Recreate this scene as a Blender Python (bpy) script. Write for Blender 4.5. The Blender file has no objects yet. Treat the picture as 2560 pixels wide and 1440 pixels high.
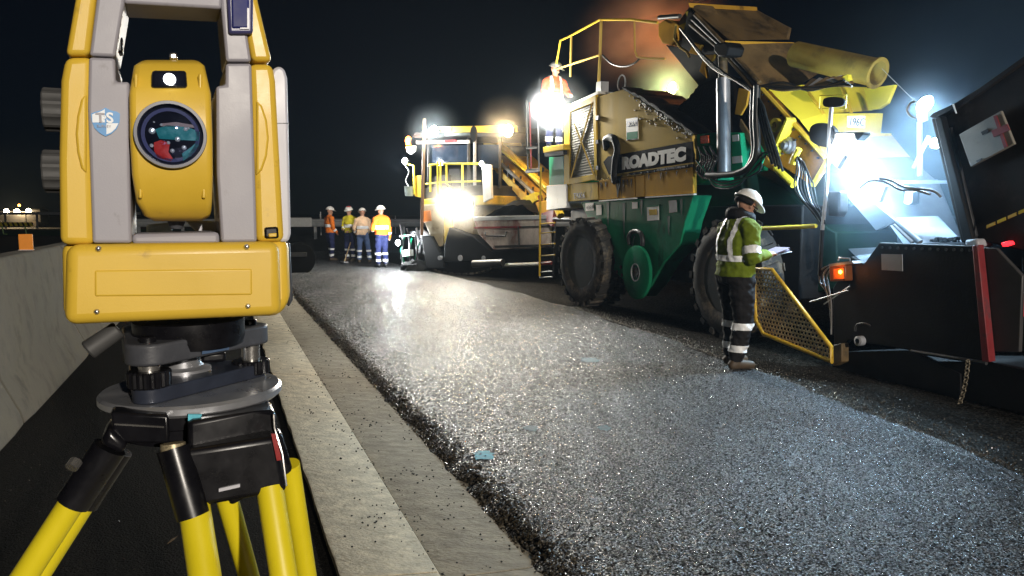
import bpy, bmesh, math, random, time
import numpy as np
from mathutils import Vector, Matrix, noise
random.seed(7)
R = math.radians
scene = bpy.context.scene
col = scene.collection

# ---------------------------------------------------------------- camera
F, CX, CY = 1849.0, 1280.0, 720.0          # focal length and centre in photo pixels
PITCH = math.atan((720 - 535) / F)
CAM = Vector((0, 0, 1.64))
cd = bpy.data.cameras.new('camera')
cd.sensor_width = 36.0
cd.lens = 36.0 * F / 2560.0
cd.clip_start = 0.02
cd.clip_end = 2000
cam = bpy.data.objects.new('camera', cd)
col.objects.link(cam)
cam.location = CAM
cam.rotation_euler = (math.pi / 2 - PITCH, 0, 0)
scene.camera = cam

# ---------------------------------------------------------------- night sky, faint moonlight
world = bpy.data.worlds.new('World')
scene.world = world
world.use_nodes = True
wn = world.node_tree
bgn = wn.nodes['Background']
sky = wn.nodes.new('ShaderNodeTexSky')
sky.sky_type = 'NISHITA'
sky.sun_disc = False
sky.sun_elevation = R(38)
sky.sun_rotation = R(140)
tint = wn.nodes.new('ShaderNodeMix'); tint.data_type = 'RGBA'; tint.blend_type = 'MULTIPLY'; tint.inputs[0].default_value = 1.0
tint.inputs[7].default_value = (0.30, 0.55, 1.0, 1)
wn.links.new(sky.outputs[0], tint.inputs[6])
wn.links.new(tint.outputs[2], bgn.inputs['Color'])
bgn.inputs['Strength'].default_value = 0.00045
sl = bpy.data.lights.new('moon', 'SUN')
sl.energy = 0.012
sl.angle = R(0.5)
sl.color = (0.75, 0.85, 1.0)
so = bpy.data.objects.new('moon', sl)
col.objects.link(so)
so.rotation_euler = (R(52), 0, R(-140 + 180))

vs = scene.view_settings
vs.view_transform = 'Standard'
vs.look = 'None'
vs.exposure = 0.45
vs.gamma = 1.0
vs.use_curve_mapping = False
cy = scene.cycles
cy.use_denoising = True
cy.max_bounces = 7
cy.diffuse_bounces = 3
cy.glossy_bounces = 4
cy.transmission_bounces = 5
cy.volume_bounces = 1
cy.sample_clamp_indirect = 4.0
cy.sample_clamp_direct = 0.0
cy.volume_step_rate = 2.0
cy.volume_max_steps = 96
cy.caustics_reflective = False
cy.caustics_refractive = False

# ---------------------------------------------------------------- pixels to directions
def ray(px, py):
    a, b = (px - CX) / F, -(py - CY) / F
    return Vector((a, math.cos(PITCH) + b * math.sin(PITCH), -math.sin(PITCH) + b * math.cos(PITCH)))
def gnd(px, py, z=0.0):
    d = ray(px, py)
    t = (z - CAM.z) / d.z
    return CAM + d * t

class Frame:
    """upright local frame: x along a face (to the right in view), y into the thing, z up"""
    def __init__(s, o, yaw):
        s.o = Vector((o[0], o[1], 0)); s.yaw = yaw
        s.ex = Vector((math.cos(yaw), math.sin(yaw), 0))
        s.ey = Vector((-math.sin(yaw), math.cos(yaw), 0))
    def P(s, px, py, w=0.0):
        d = ray(px, py)
        t = ((s.o - CAM).dot(s.ey) + w) / d.dot(s.ey)
        p = CAM + d * t
        return Vector(((p - s.o).dot(s.ex), w, p.z))
    def W(s, p):
        return s.o + s.ex * p[0] + s.ey * p[1] + Vector((0, 0, p[2]))
    def L(s, p):
        q = Vector((p[0], p[1], 0)) - s.o
        return Vector((q.dot(s.ex), q.dot(s.ey), p[2] if len(p) > 2 else 0))

# ---------------------------------------------------------------- objects
def tag(o, label=None, cat=None, group=None, kind=None):
    if label: o['label'] = label
    if cat: o['category'] = cat
    if group: o['group'] = group
    if kind: o['kind'] = kind
    return o
def empty(name, loc=(0, 0, 0), rz=0.0, label=None, cat=None, group=None, parent=None):
    o = bpy.data.objects.new(name, None)
    col.objects.link(o)
    o.empty_display_size = 0.2
    o.location = loc
    o.rotation_euler = (0, 0, rz)
    o.parent = parent
    return tag(o, label, cat, group)

class MB:
    """collects closed shapes, then links them as one mesh object"""
    def __init__(s):
        s.v = []; s.f = []
    def add(s, vs_, fs):
        n = len(s.v)
        s.v += [Vector(p) for p in vs_]
        s.f += [tuple(i + n for i in q) for q in fs]
        return s
    def box(s, c, size, rot=None):
        c = Vector(c); h = Vector(size) / 2
        pts = [Vector((x * h.x, y * h.y, z * h.z)) for z in (-1, 1) for y in (-1, 1) for x in (-1, 1)]
        if rot is not None:
            pts = [rot @ p for p in pts]
        return s.add([c + p for p in pts], [(0, 2, 3, 1), (4, 5, 7, 6), (0, 1, 5, 4), (2, 6, 7, 3), (0, 4, 6, 2), (1, 3, 7, 5)])
    def bb(s, a, b):
        a, b = Vector(a), Vector(b)
        return s.box((a + b) / 2, (abs(b.x - a.x), abs(b.y - a.y), abs(b.z - a.z)))
    def hull(s, front, back):
        """prism between two matching loops"""
        n = len(front)
        fs = [tuple(range(n)), tuple(range(2 * n - 1, n - 1, -1))]
        fs += [(i, i + n, (i + 1) % n + n, (i + 1) % n) for i in range(n)]
        return s.add(list(front) + list(back), fs)
    def plate(s, pts, t, d=(0, 1, 0)):
        """outline (3D points) pushed by t along d"""
        d = Vector(d) * t
        return s.hull([Vector(p) for p in pts], [Vector(p) + d for p in pts])
    def tube(s, p0, p1, r0, r1=None, n=10, cap=True):
        p0, p1 = Vector(p0), Vector(p1)
        r1 = r0 if r1 is None else r1
        ax = (p1 - p0).normalized()
        u = ax.cross(Vector((0, 0, 1)))
        if u.length < 1e-3: u = ax.cross(Vector((0, 1, 0)))
        u.normalize(); v = ax.cross(u)
        a = [p0 + (u * math.cos(2 * math.pi * i / n) + v * math.sin(2 * math.pi * i / n)) * r0 for i in range(n)]
        b = [p1 + (u * math.cos(2 * math.pi * i / n) + v * math.sin(2 * math.pi * i / n)) * r1 for i in range(n)]
        fs = [(i, (i + 1) % n, (i + 1) % n + n, i + n) for i in range(n)]
        if cap: fs += [tuple(range(n - 1, -1, -1)), tuple(range(n, 2 * n))]
        return s.add(a + b, fs)
    def path(s, pts, r, n=8, closed=False):
        pts = [Vector(p) for p in pts]
        m = len(pts); rings = []; u = None
        for i, p in enumerate(pts):
            a = pts[(i - 1) % m] if (closed or i > 0) else p
            b = pts[(i + 1) % m] if (closed or i < m - 1) else p
            t = (b - a).normalized()
            if u is None:
                u = t.cross(Vector((0, 0, 1)))
                if u.length < 1e-2: u = t.cross(Vector((0, 1, 0)))
            u = (u - t * u.dot(t))
            if u.length < 1e-4: u = t.orthogonal()
            u.normalize(); v = t.cross(u)
            rr = r[i] if isinstance(r, (list, tuple)) else r
            rings.append([p + (u * math.cos(2 * math.pi * k / n) + v * math.sin(2 * math.pi * k / n)) * rr for k in range(n)])
        fs = []
        for i in range(m if closed else m - 1):
            j = (i + 1) % m
            fs += [(i * n + k, i * n + (k + 1) % n, j * n + (k + 1) % n, j * n + k) for k in range(n)]
        if not closed:
            fs += [tuple(range(n - 1, -1, -1)), tuple((m - 1) * n + k for k in range(n))]
        return s.add([p for q in rings for p in q], fs)
    def lathe(s, prof, c, axis=(0, 0, 1), n=32, closed=False):
        """prof: (radius, height) pairs turned about an axis through c"""
        ax = Vector(axis).normalized()
        u = ax.orthogonal().normalized(); v = ax.cross(u); c = Vector(c)
        m = len(prof); pts = []
        for r, h in prof:
            for k in range(n):
                a = 2 * math.pi * k / n
                pts.append(c + ax * h + (u * math.cos(a) + v * math.sin(a)) * max(r, 1e-5))
        fs = []
        for i in range(m if closed else m - 1):
            j = (i + 1) % m
            fs += [(i * n + k, i * n + (k + 1) % n, j * n + (k + 1) % n, j * n + k) for k in range(n)]
        if not closed:
            fs += [tuple(range(n - 1, -1, -1)), tuple((m - 1) * n + k for k in range(n))]
        return s.add(pts, fs)
    def grid(s, fn, nu, nv):
        s_ = len(s.v)
        s.v += [Vector(fn(i / nu, j / nv)) for j in range(nv + 1) for i in range(nu + 1)]
        s.f += [(s_ + j * (nu + 1) + i, s_ + j * (nu + 1) + i + 1, s_ + (j + 1) * (nu + 1) + i + 1, s_ + (j + 1) * (nu + 1) + i) for j in range(nv) for i in range(nu)]
        return s
    def mesh(s, name, smooth=35, fix=True):
        me = bpy.data.meshes.new(name)
        me.from_pydata(s.v, [], s.f)
        if fix:
            bm = bmesh.new(); bm.from_mesh(me)
            bmesh.ops.recalc_face_normals(bm, faces=bm.faces)
            bm.to_mesh(me); bm.free()
        if smooth:
            me.shade_smooth(); me.set_sharp_from_angle(angle=R(smooth))
        return me
    def build(s, name, mat, parent=None, bevel=0.0, seg=2, smooth=35, fix=True, sub=0):
        me = s.mesh(name, smooth, fix)
        if mat is not None: me.materials.append(mat)
        o = bpy.data.objects.new(name, me)
        col.objects.link(o)
        o.parent = parent
        if bevel:
            b = o.modifiers.new('bevel', 'BEVEL'); b.width = bevel; b.segments = seg; b.limit_method = 'ANGLE'; b.angle_limit = R(35)
            b.harden_normals = False
        return o

def text(body, size, mat, parent, loc, rot=(math.pi / 2, 0, 0), name='lettering', depth=0.003, width=None, shear=0.0, bold=0.0, align='LEFT'):
    cu = bpy.data.curves.new(name, 'FONT')
    cu.body = body; cu.size = size; cu.extrude = depth; cu.shear = shear; cu.offset = bold; cu.align_x = align
    cu.resolution_u = 4
    o = bpy.data.objects.new(name, cu)
    col.objects.link(o)
    dg = bpy.context.evaluated_depsgraph_get()
    me = bpy.data.meshes.new_from_object(o.evaluated_get(dg))
    bpy.data.objects.remove(o)
    if width:
        xs = [v.co.x for v in me.vertices]; k = width / (max(xs) - min(xs))
        for v in me.vertices: v.co.x *= k
    me.materials.clear(); me.materials.append(mat)
    o = bpy.data.objects.new(name, me)
    col.objects.link(o); o.parent = parent; o.location = loc; o.rotation_euler = rot
    return o

# ---------------------------------------------------------------- materials
def mat(name, c, rough=0.5, metal=0.0, var=0.12, scale=6.0, bump=0.0, bscale=80.0, dirt=None, dirt_amt=0.0, dscale=3.0, stretch=None, spec=0.5, coat=0.0, **kw):
    m = bpy.data.materials.new(name); m.use_nodes = True
    nt = m.node_tree; N = nt.nodes; L = nt.links
    b = N['Principled BSDF']
    b.inputs['Roughness'].default_value = rough
    b.inputs['Metallic'].default_value = metal
    b.inputs['Specular IOR Level'].default_value = spec
    b.inputs['Coat Weight'].default_value = coat
    tc = N.new('ShaderNodeTexCoord'); src = tc.outputs['Object']
    if stretch:
        mp = N.new('ShaderNodeMapping'); mp.inputs['Scale'].default_value = stretch
        L.new(src, mp.inputs[0]); src = mp.outputs[0]
    nz = N.new('ShaderNodeTexNoise'); nz.inputs['Scale'].default_value = scale; nz.inputs['Detail'].default_value = 6
    nz.inputs['Roughness'].default_value = 0.65
    L.new(src, nz.inputs[0])
    mr = N.new('ShaderNodeMapRange')
    mr.inputs[1].default_value = 0.3; mr.inputs[2].default_value = 0.7
    mr.inputs[3].default_value = 1 - var; mr.inputs[4].default_value = 1 + var
    L.new(nz.outputs[0], mr.inputs[0])
    mx = N.new('ShaderNodeMix'); mx.data_type = 'RGBA'; mx.blend_type = 'MULTIPLY'; mx.inputs[0].default_value = 1
    mx.inputs[6].default_value = (*c, 1)
    L.new(mr.outputs[0], mx.inputs[7])
    out = mx.outputs[2]
    if dirt:
        n2 = N.new('ShaderNodeTexNoise'); n2.inputs['Scale'].default_value = dscale; n2.inputs['Detail'].default_value = 8; n2.inputs['Roughness'].default_value = 0.7
        L.new(src, n2.inputs[0])
        m2 = N.new('ShaderNodeMapRange'); m2.inputs[1].default_value = 0.66 - 0.36 * dirt_amt; m2.inputs[2].default_value = 0.78 - 0.3 * dirt_amt
        L.new(n2.outputs[0], m2.inputs[0])
        d = N.new('ShaderNodeMix'); d.data_type = 'RGBA'; d.inputs[7].default_value = (*dirt, 1)
        L.new(m2.outputs[0], d.inputs[0]); L.new(out, d.inputs[6])
        out = d.outputs[2]
    L.new(out, b.inputs['Base Color'])
    rr = N.new('ShaderNodeMapRange'); rr.inputs[1].default_value = 0.3; rr.inputs[2].default_value = 0.7
    rr.inputs[3].default_value = max(0.02, rough - 0.08); rr.inputs[4].default_value = min(1, rough + 0.1)
    L.new(nz.outputs[0], rr.inputs[0]); L.new(rr.outputs[0], b.inputs['Roughness'])
    if bump:
        nb = N.new('ShaderNodeTexNoise'); nb.inputs['Scale'].default_value = bscale; nb.inputs['Detail'].default_value = 4
        L.new(src, nb.inputs[0])
        bp = N.new('ShaderNodeBump'); bp.inputs['Strength'].default_value = bump; bp.inputs['Distance'].default_value = 0.01
        L.new(nb.outputs[0], bp.inputs['Height']); L.new(bp.outputs[0], b.inputs['Normal'])
    for k, v in kw.items():
        b.inputs[k.replace('_', ' ')].default_value = v
    return m
def glow(name, c, s):
    m = bpy.data.materials.new(name); m.use_nodes = True
    b = m.node_tree.nodes['Principled BSDF']
    b.inputs['Base Color'].default_value = (*c, 1)
    b.inputs['Emission Color'].default_value = (*c, 1)
    b.inputs['Emission Strength'].default_value = s
    return m
def lamp_light(name, parent, loc, energy, color, kind='POINT', radius=0.08, aim=None, angle=120, blend=0.5):
    """the light of one lamp; loc (and aim) in the parent's space"""
    l = bpy.data.lights.new(name, kind)
    l.energy = energy; l.color = color; l.shadow_soft_size = radius
    o = bpy.data.objects.new(name, l); col.objects.link(o)
    o.parent = parent; o.location = loc
    if kind == 'SPOT':
        l.spot_size = R(angle); l.spot_blend = blend
        d = Vector(aim) - Vector(loc)
        o.rotation_euler = d.to_track_quat('-Z', 'Y').to_euler()
    return o
M = {}
# ---------------------------------------------------------------- materials of the setting
def asphalt(name, c, cell, tilt, rough, spec, sparkle=0.35, tint=(1, 1, 1)):
    """fresh asphalt: every stone is a small facet with its own tilt and tone"""
    m = bpy.data.materials.new(name); m.use_nodes = True
    nt = m.node_tree; N = nt.nodes; L = nt.links
    b = N['Principled BSDF']
    tc = N.new('ShaderNodeTexCoord')
    vo = N.new('ShaderNodeTexVoronoi'); vo.inputs['Scale'].default_value = 1 / cell
    L.new(tc.outputs['Object'], vo.inputs['Vector'])
    geo = N.new('ShaderNodeNewGeometry')
    sub = N.new('ShaderNodeVectorMath'); sub.operation = 'SUBTRACT'; sub.inputs[1].default_value = (0.5, 0.5, 0.5)
    L.new(vo.outputs['Color'], sub.inputs[0])
    sc = N.new('ShaderNodeVectorMath'); sc.operation = 'SCALE'; sc.inputs['Scale'].default_value = tilt
    L.new(sub.outputs[0], sc.inputs[0])
    ad = N.new('ShaderNodeVectorMath'); ad.operation = 'ADD'
    L.new(sc.outputs[0], ad.inputs[0]); L.new(geo.outputs['Normal'], ad.inputs[1])
    nm = N.new('ShaderNodeVectorMath'); nm.operation = 'NORMALIZE'
    L.new(ad.outputs[0], nm.inputs[0])
    bp = N.new('ShaderNodeBump'); bp.inputs['Strength'].default_value = 0.5; bp.inputs['Distance'].default_value = 0.006
    bp.invert = True
    L.new(vo.outputs['Distance'], bp.inputs['Height']); L.new(nm.outputs[0], bp.inputs['Normal'])
    L.new(bp.outputs[0], b.inputs['Normal'])
    # dark binder in the gaps between stones, stones of uneven tone
    sx = N.new('ShaderNodeSeparateColor'); L.new(vo.outputs['Color'], sx.inputs[0])
    r = N.new('ShaderNodeMapRange'); r.inputs[1].default_value = 0; r.inputs[2].default_value = 1; r.inputs[3].default_value = 0.12; r.inputs[4].default_value = 5.5
    pw = N.new('ShaderNodeMath'); pw.operation = 'POWER'; pw.inputs[1].default_value = 2.4
    L.new(sx.outputs[0], pw.inputs[0]); L.new(pw.outputs[0], r.inputs[0])
    big = N.new('ShaderNodeTexNoise'); big.inputs['Scale'].default_value = 0.9; big.inputs['Detail'].default_value = 5
    L.new(tc.outputs['Object'], big.inputs['Vector'])
    br = N.new('ShaderNodeMapRange'); br.inputs[1].default_value = 0.3; br.inputs[2].default_value = 0.7; br.inputs[3].default_value = 0.75; br.inputs[4].default_value = 1.25
    L.new(big.outputs[0], br.inputs[0])
    # screed and roller bands running along the road, coarser and finer patches
    mp = N.new('ShaderNodeMapping'); mp.inputs['Rotation'].default_value = (0, 0, R(-21.5)); mp.inputs['Scale'].default_value = (3.2, 0.10, 1)
    L.new(tc.outputs['Object'], mp.inputs[0])
    bn = N.new('ShaderNodeTexNoise'); bn.inputs['Scale'].default_value = 1.0; bn.inputs['Detail'].default_value = 4; L.new(mp.outputs[0], bn.inputs['Vector'])
    bm_ = N.new('ShaderNodeMapRange'); bm_.inputs[1].default_value = 0.32; bm_.inputs[2].default_value = 0.68; bm_.inputs[3].default_value = 0.62; bm_.inputs[4].default_value = 1.35; L.new(bn.outputs[0], bm_.inputs[0])
    m0 = N.new('ShaderNodeMath'); m0.operation = 'MULTIPLY'; L.new(br.outputs[0], m0.inputs[0]); L.new(bm_.outputs[0], m0.inputs[1])
    mu = N.new('ShaderNodeMath'); mu.operation = 'MULTIPLY'; L.new(r.outputs[0], mu.inputs[0]); L.new(m0.outputs[0], mu.inputs[1])
    gp = N.new('ShaderNodeMapRange'); gp.inputs[1].default_value = 0.36; gp.inputs[2].default_value = 0.58; gp.inputs[3].default_value = 1.0; gp.inputs[4].default_value = 0.12
    L.new(vo.outputs['Distance'], gp.inputs[0])
    m3 = N.new('ShaderNodeMath'); m3.operation = 'MULTIPLY'; L.new(mu.outputs[0], m3.inputs[0]); L.new(gp.outputs[0], m3.inputs[1]); mu = m3
    mx = N.new('ShaderNodeMix'); mx.data_type = 'RGBA'; mx.blend_type = 'MULTIPLY'; mx.inputs[0].default_value = 1
    mx.inputs[6].default_value = (*c, 1); L.new(mu.outputs[0], mx.inputs[7])
    L.new(mx.outputs[2], b.inputs['Base Color'])
    # some stones glossy with binder, some dull; the joints between them dull
    ro = N.new('ShaderNodeMapRange'); ro.inputs[1].default_value = sparkle; ro.inputs[2].default_value = sparkle + 0.25; ro.inputs[3].default_value = rough; ro.inputs[4].default_value = 0.85
    L.new(sx.outputs[1], ro.inputs[0]); L.new(ro.outputs[0], b.inputs['Roughness'])
    jn = N.new('ShaderNodeMapRange'); jn.inputs[1].default_value = 0.34; jn.inputs[2].default_value = 0.56; jn.inputs[3].default_value = spec; jn.inputs[4].default_value = 0.05
    L.new(vo.outputs['Distance'], jn.inputs[0]); L.new(jn.outputs[0], b.inputs['Specular IOR Level'])
    b.inputs['Specular Tint'].default_value = (*tint, 1)
    return m
M['mat'] = asphalt('fresh asphalt', (0.062, 0.063, 0.064), 0.0092, 1.35, 0.22, 1.0, 0.60)
M['base'] = asphalt('old road base', (0.008, 0.007, 0.0055), 0.016, 0.9, 0.45, 0.10, 0.22, (1.0, 0.85, 0.6))
M['verge'] = mat('dark verge', (0.010, 0.0092, 0.008), 0.9, var=0.8, scale=30, bump=0.8, bscale=90, spec=0.06)
M['ground'] = mat('far ground', (0.014, 0.014, 0.013), 0.95, var=0.4, scale=0.4, bump=0.3, bscale=8)
M['stone'] = mat('loose stone', (0.05, 0.04, 0.026), 0.28, var=0.7, scale=22)
M['crumb'] = mat('black crumb', (0.012, 0.011, 0.010), 0.75, var=0.4, scale=30)
M['concrete'] = mat('kerb concrete', (0.60, 0.53, 0.39), 0.9, var=0.3, scale=7, bump=0.9, bscale=40, dirt=(0.42, 0.365, 0.265), dirt_amt=0.45, dscale=9, stretch=(1.2, 1.7, 1.0))
M['gutter'] = mat('gutter concrete', (0.40, 0.355, 0.27), 0.9, var=0.3, scale=7, bump=0.9, bscale=40, dirt=(0.27, 0.24, 0.18), dirt_amt=0.45, dscale=10, stretch=(0.9, 2.2, 1.0))
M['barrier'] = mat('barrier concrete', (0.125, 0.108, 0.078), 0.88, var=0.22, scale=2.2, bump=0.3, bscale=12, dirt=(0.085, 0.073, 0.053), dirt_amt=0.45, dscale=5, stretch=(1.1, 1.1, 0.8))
M['galv'] = mat('galvanised steel', (0.55, 0.56, 0.57), 0.45, 0.5, var=0.15, scale=5)
M['cyan2'] = mat('worn spray paint', (0.035, 0.085, 0.095), 0.7, var=0.5, scale=25)
M['cyan'] = mat('spray paint', (0.10, 0.42, 0.52), 0.7, var=0.4, scale=25)

# ---------------------------------------------------------------- the road runs 21.5 degrees to the left of the view
RD = Vector((-0.3665, 0.9304, 0)); RN = Vector((0.9304, 0.3665, 0))
def road(s, t, z=0.0): return RD * s + RN * t + Vector((0, 0, z))
def matR(Y):
    if Y < 19: return 3.7625 - 0.1142 * Y - 0.009 * Y * Y
    return 3.7625 - 0.1142 * 19 - 0.009 * 361 - 0.456 * (Y - 19)
def wob(x, y, a, k): return (noise.noise(Vector((x * k, y * k, 3.1)))) * a

g = MB().grid(lambda u, v: ((u - 0.5) * 900, -120 + v * 900, -0.012), 6, 6)
tag(g.build('ground', M['ground'], smooth=0), kind='structure')
g = MB().grid(lambda u, v: RD * (-14 + v * 110) + RN * (1.33 + u * 22) + Vector((0, 0, 0)), 4, 20)
tag(g.build('road', M['base'], smooth=0), kind='structure')

# fresh mat: top sheet with ragged sloping edges
ROWS = 520
mb = MB()
prof = []
for j in range(ROWS + 1):
    v = j / ROWS
    Y = -6 + 13.5 * v + 46 * v ** 2.2
    xl = 1.505 - 0.395 * Y + wob(Y, 0, 0.05, 2.3) + wob(Y, 9, 0.05, 9) + wob(Y, 5, 0.05, 23)
    xr = matR(Y) + wob(Y, 4, 0.12, 0.8) + wob(Y, 7, 0.06, 5) + wob(Y, 1, 0.03, 22)
    row = []
    zt = 0.07
    lo = 0.15 + wob(Y, 20, 0.08, 6) + wob(Y, 2, 0.06, 27)
    pts = [(xl - lo, 0.004), (xl - lo * 0.45, 0.035 + wob(Y, 3, 0.02, 9)), (xl, zt)]
    for k in range(1, 12): pts.append((xl + (xr - xl) * k / 12, zt))
    pts += [(xr, zt), (xr + 0.05, 0.045), (xr + 0.12 + wob(Y, 30, 0.05, 8), 0.004)]
    prof.append([Vector((x, Y, z)) for x, z in pts])
n = len(prof[0])
mb.v = [p for r_ in prof for p in r_]
mb.f = [(j * n + i, j * n + i + 1, (j + 1) * n + i + 1, (j + 1) * n + i) for j in range(ROWS) for i in range(n - 1)]
matobj = tag(mb.build('asphalt_mat', M['mat'], smooth=25, fix=False), kind='structure')
for (px, py, w_, l_) in ((1208, 1137, 0.075, 0.10), (1475, 900, 0.10, 0.16), (1512, 1070, 0.05, 0.07), (1327, 1070, 0.05, 0.07)):
    c = gnd(px, py, 0.074); q = MB(); a0 = random.random() * 6
    ring = []
    for k in range(18):
        a = 2 * math.pi * k / 18; rr = 0.7 + 0.5 * random.random()
        ring.append(c + Vector((math.cos(a) * w_ * rr, math.sin(a) * l_ * rr, 0)))
    q.add(ring, [tuple(range(18))])
    q.build('paint_mark', M['cyan' if px == 1208 else 'cyan2'], matobj, smooth=0)

# verge under the tripod
g = MB().grid(lambda u, v: road(-6 + v * 46, -2.2 + u * (2.2 + 0.415), 0.10), 4, 30)
tag(g.build('verge', M['verge'], smooth=0), kind='structure')

# kerb and gutter, cast in slabs
kerb = empty('kerb'); tag(kerb, kind='structure')
cuts = [-3.0, 0.0, 2.99, 7.24, 10.2, 13.4, 16.6, 19.8, 23.0, 26.2, 29.4]
for a, b in zip(cuts[:-1], cuts[1:]):
    for name, t0, t1, z0, z1 in (('kerb_slab', 0.411, 0.838, 0.135, 0.085), ('gutter_slab', 0.853, 1.345, 0.05, 0.022)):
        q = MB(); NN = 24
        for k in range(NN + 1):
            s = a + 0.006 + (b - a - 0.012) * k / NN
            e0 = wob(s, t0, 0.012, 6) if name == 'kerb_slab' else 0
            for t, z in ((t0 + e0, -0.1), (t0 + e0, z0), (t0 + 0.012, z0 + 0.004), ((t0 + t1) / 2, (z0 + z1) / 2 + wob(s, t0, 0.003, 3)), (t1 - 0.012, z1 + 0.002), (t1, z1 - 0.01), (t1, -0.1)):
                q.v.append(road(s, t, z))
        for k in range(NN):
            q.f += [(k * 7 + i, k * 7 + i + 1, k * 7 + 8 + i, k * 7 + 7 + i) for i in range(6)]
        q.f += [tuple(range(7)), tuple(NN * 7 + i for i in range(6, -1, -1))]
        q.build(name, M['concrete' if name == 'kerb_slab' else 'gutter'], kerb, smooth=40)

# crumbs of asphalt spilled on the kerb, loose stones beside the new mat
def scatter(name, mat_, spots, label):
    q = MB()
    for p, r in spots:
        a = random.random() * 6.28; h = r * random.uniform(0.5, 0.9)
        rot = Matrix.Rotation(a, 3, 'Z') @ Matrix.Rotation(random.uniform(-.6, .6), 3, 'X')
        pts = [Vector((r * random.uniform(.7, 1.2), 0, 0)), Vector((0, r * random.uniform(.6, 1.1), 0)), Vector((-r, 0, r * .2)), Vector((0, -r * random.uniform(.6, 1.1), 0)), Vector((0, 0, h)), Vector((r * .1, 0, -h))]
        q.add([Vector(p) + rot @ v for v in pts], [(0, 1, 4), (1, 2, 4), (2, 3, 4), (3, 0, 4), (1, 0, 5), (2, 1, 5), (3, 2, 5), (0, 3, 5)])
    return tag(q.build(name, mat_, smooth=0, fix=False), label, None, kind='stuff')
sp = []
def kz(t): return 0.135 - (t - 0.411) / 0.434 * 0.05 if t < 0.848 else 0.05 - (t - 0.851) / 0.494 * 0.028
for _ in range(900):
    s = 1.5 + 14 * random.random() ** 1.4; t = random.choice((random.uniform(0.43, 1.33), random.gauss(0.87, 0.05), random.gauss(1.3, 0.12)))
    if 0.42 < t < 1.36:
        r = random.uniform(0.003, 0.008) * (1.4 if random.random() < 0.12 else 1)
        sp.append((road(s, t, kz(t) + r * 0.5), r))
c = [(random.uniform(2.5, 9), random.uniform(0.6, 1.3)) for _ in range(16)]
for cs, ct in c:
    for _ in range(random.randint(5, 14)):
        s, t = random.gauss(cs, 0.09), random.gauss(ct, 0.05)
        if 0.42 < t < 1.34: r = random.uniform(0.004, 0.009); sp.append((road(s, t, kz(t) + r * 0.5), r))
scatter('asphalt_crumbs', M['crumb'], sp, 'black asphalt crumbs spilled over the pale concrete kerb')
sp = []
for _ in range(7000):
    Y = -1 + 14 * random.random() ** 0.8
    x = matR(Y) + 0.04 + abs(random.gauss(0, 0.26))
    r = random.uniform(0.004, 0.011)
    sp.append((Vector((x, Y, 0.012 + 0.05 * max(0, 1 - (x - matR(Y)) / 0.25))), r))
for _ in range(9000):                        # ragged dark edge along the gutter
    Y = 2 + 14 * random.random() ** 1.3
    x = 1.505 - 0.395 * Y - random.gauss(0.05, 0.075)
    r = random.uniform(0.004, 0.012)
    sp.append((Vector((x, Y, 0.016 + min(0.056, max(0, 0.056 - (1.505 - 0.395 * Y - x) * 0.42)))), r))
scatter('loose_aggregate', M['stone'], sp, 'loose dark stones along both ragged edges of the fresh mat')

sp = []
for _ in range(500):
    s, t = random.uniform(1.2, 8), random.uniform(-1.3, .4); sp.append((road(s, t, .103), random.uniform(.0015, .005)))
scatter('verge_grit', M['stone'], sp, 'fine grit scattered over the dark verge')
lf = MB(); lc = gnd(432, 1352, .106); lf.hull([lc + Vector(v) for v in ((-.012, -.03, 0), (.012, -.012, .012), (.014, .02, .016), (0, .035, .004), (-.014, .012, .002))], [lc + Vector(v) + Vector((0, 0, -.0015)) for v in ((-.012, -.03, 0), (.012, -.012, .012), (.014, .02, .016), (0, .035, .004), (-.014, .012, .002))])
tag(lf.build('dry_leaf', mat('dry leaf', (.22, .15, .08), .8), None, smooth=0), 'small dry brown leaf lying on the dark verge under the tripod', 'leaf')

# ---------------------------------------------------------------- concrete barrier units along the verge
joints = [0.3, 3.3, 6.26, 9.23, 12.2]
def barrier_mesh(length):
    q = MB(); NN = 10
    sec = [(0.0, 0.0), (-0.02, 0.09), (-0.13, 0.34), (-0.205, 1.16), (-0.225, 1.20), (-0.40, 1.20), (-0.42, 1.16), (-0.50, 0.34), (-0.61, 0.09), (-0.63, 0.0)]
    for k in range(NN + 1):
        y = length * k / NN
        for i, (x, z) in enumerate(sec):
            j = 0.004 if k in (0, NN) else 0
            q.v.append(Vector((x - (0.012 if i < 5 else -0.012) * (k in (0, NN)), y, z)))
    m = len(sec)
    for k in range(NN):
        q.f += [(k * m + i, k * m + (i + 1) % m, (k + 1) * m + (i + 1) % m, (k + 1) * m + i) for i in range(m)]
    q.f += [tuple(range(m)), tuple(NN * m + i for i in range(m - 1, -1, -1))]
    return q
for i, (a, b) in enumerate(zip(joints[:-1], joints[1:])):
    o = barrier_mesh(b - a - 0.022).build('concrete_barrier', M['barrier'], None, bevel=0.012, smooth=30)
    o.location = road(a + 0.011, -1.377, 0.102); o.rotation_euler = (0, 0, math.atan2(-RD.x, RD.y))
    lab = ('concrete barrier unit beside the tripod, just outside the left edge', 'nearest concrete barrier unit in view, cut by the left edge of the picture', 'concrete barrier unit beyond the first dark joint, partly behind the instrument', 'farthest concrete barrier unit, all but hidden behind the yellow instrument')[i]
    tag(o, lab, 'barrier', 'concrete barrier units along the verge')
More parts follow.
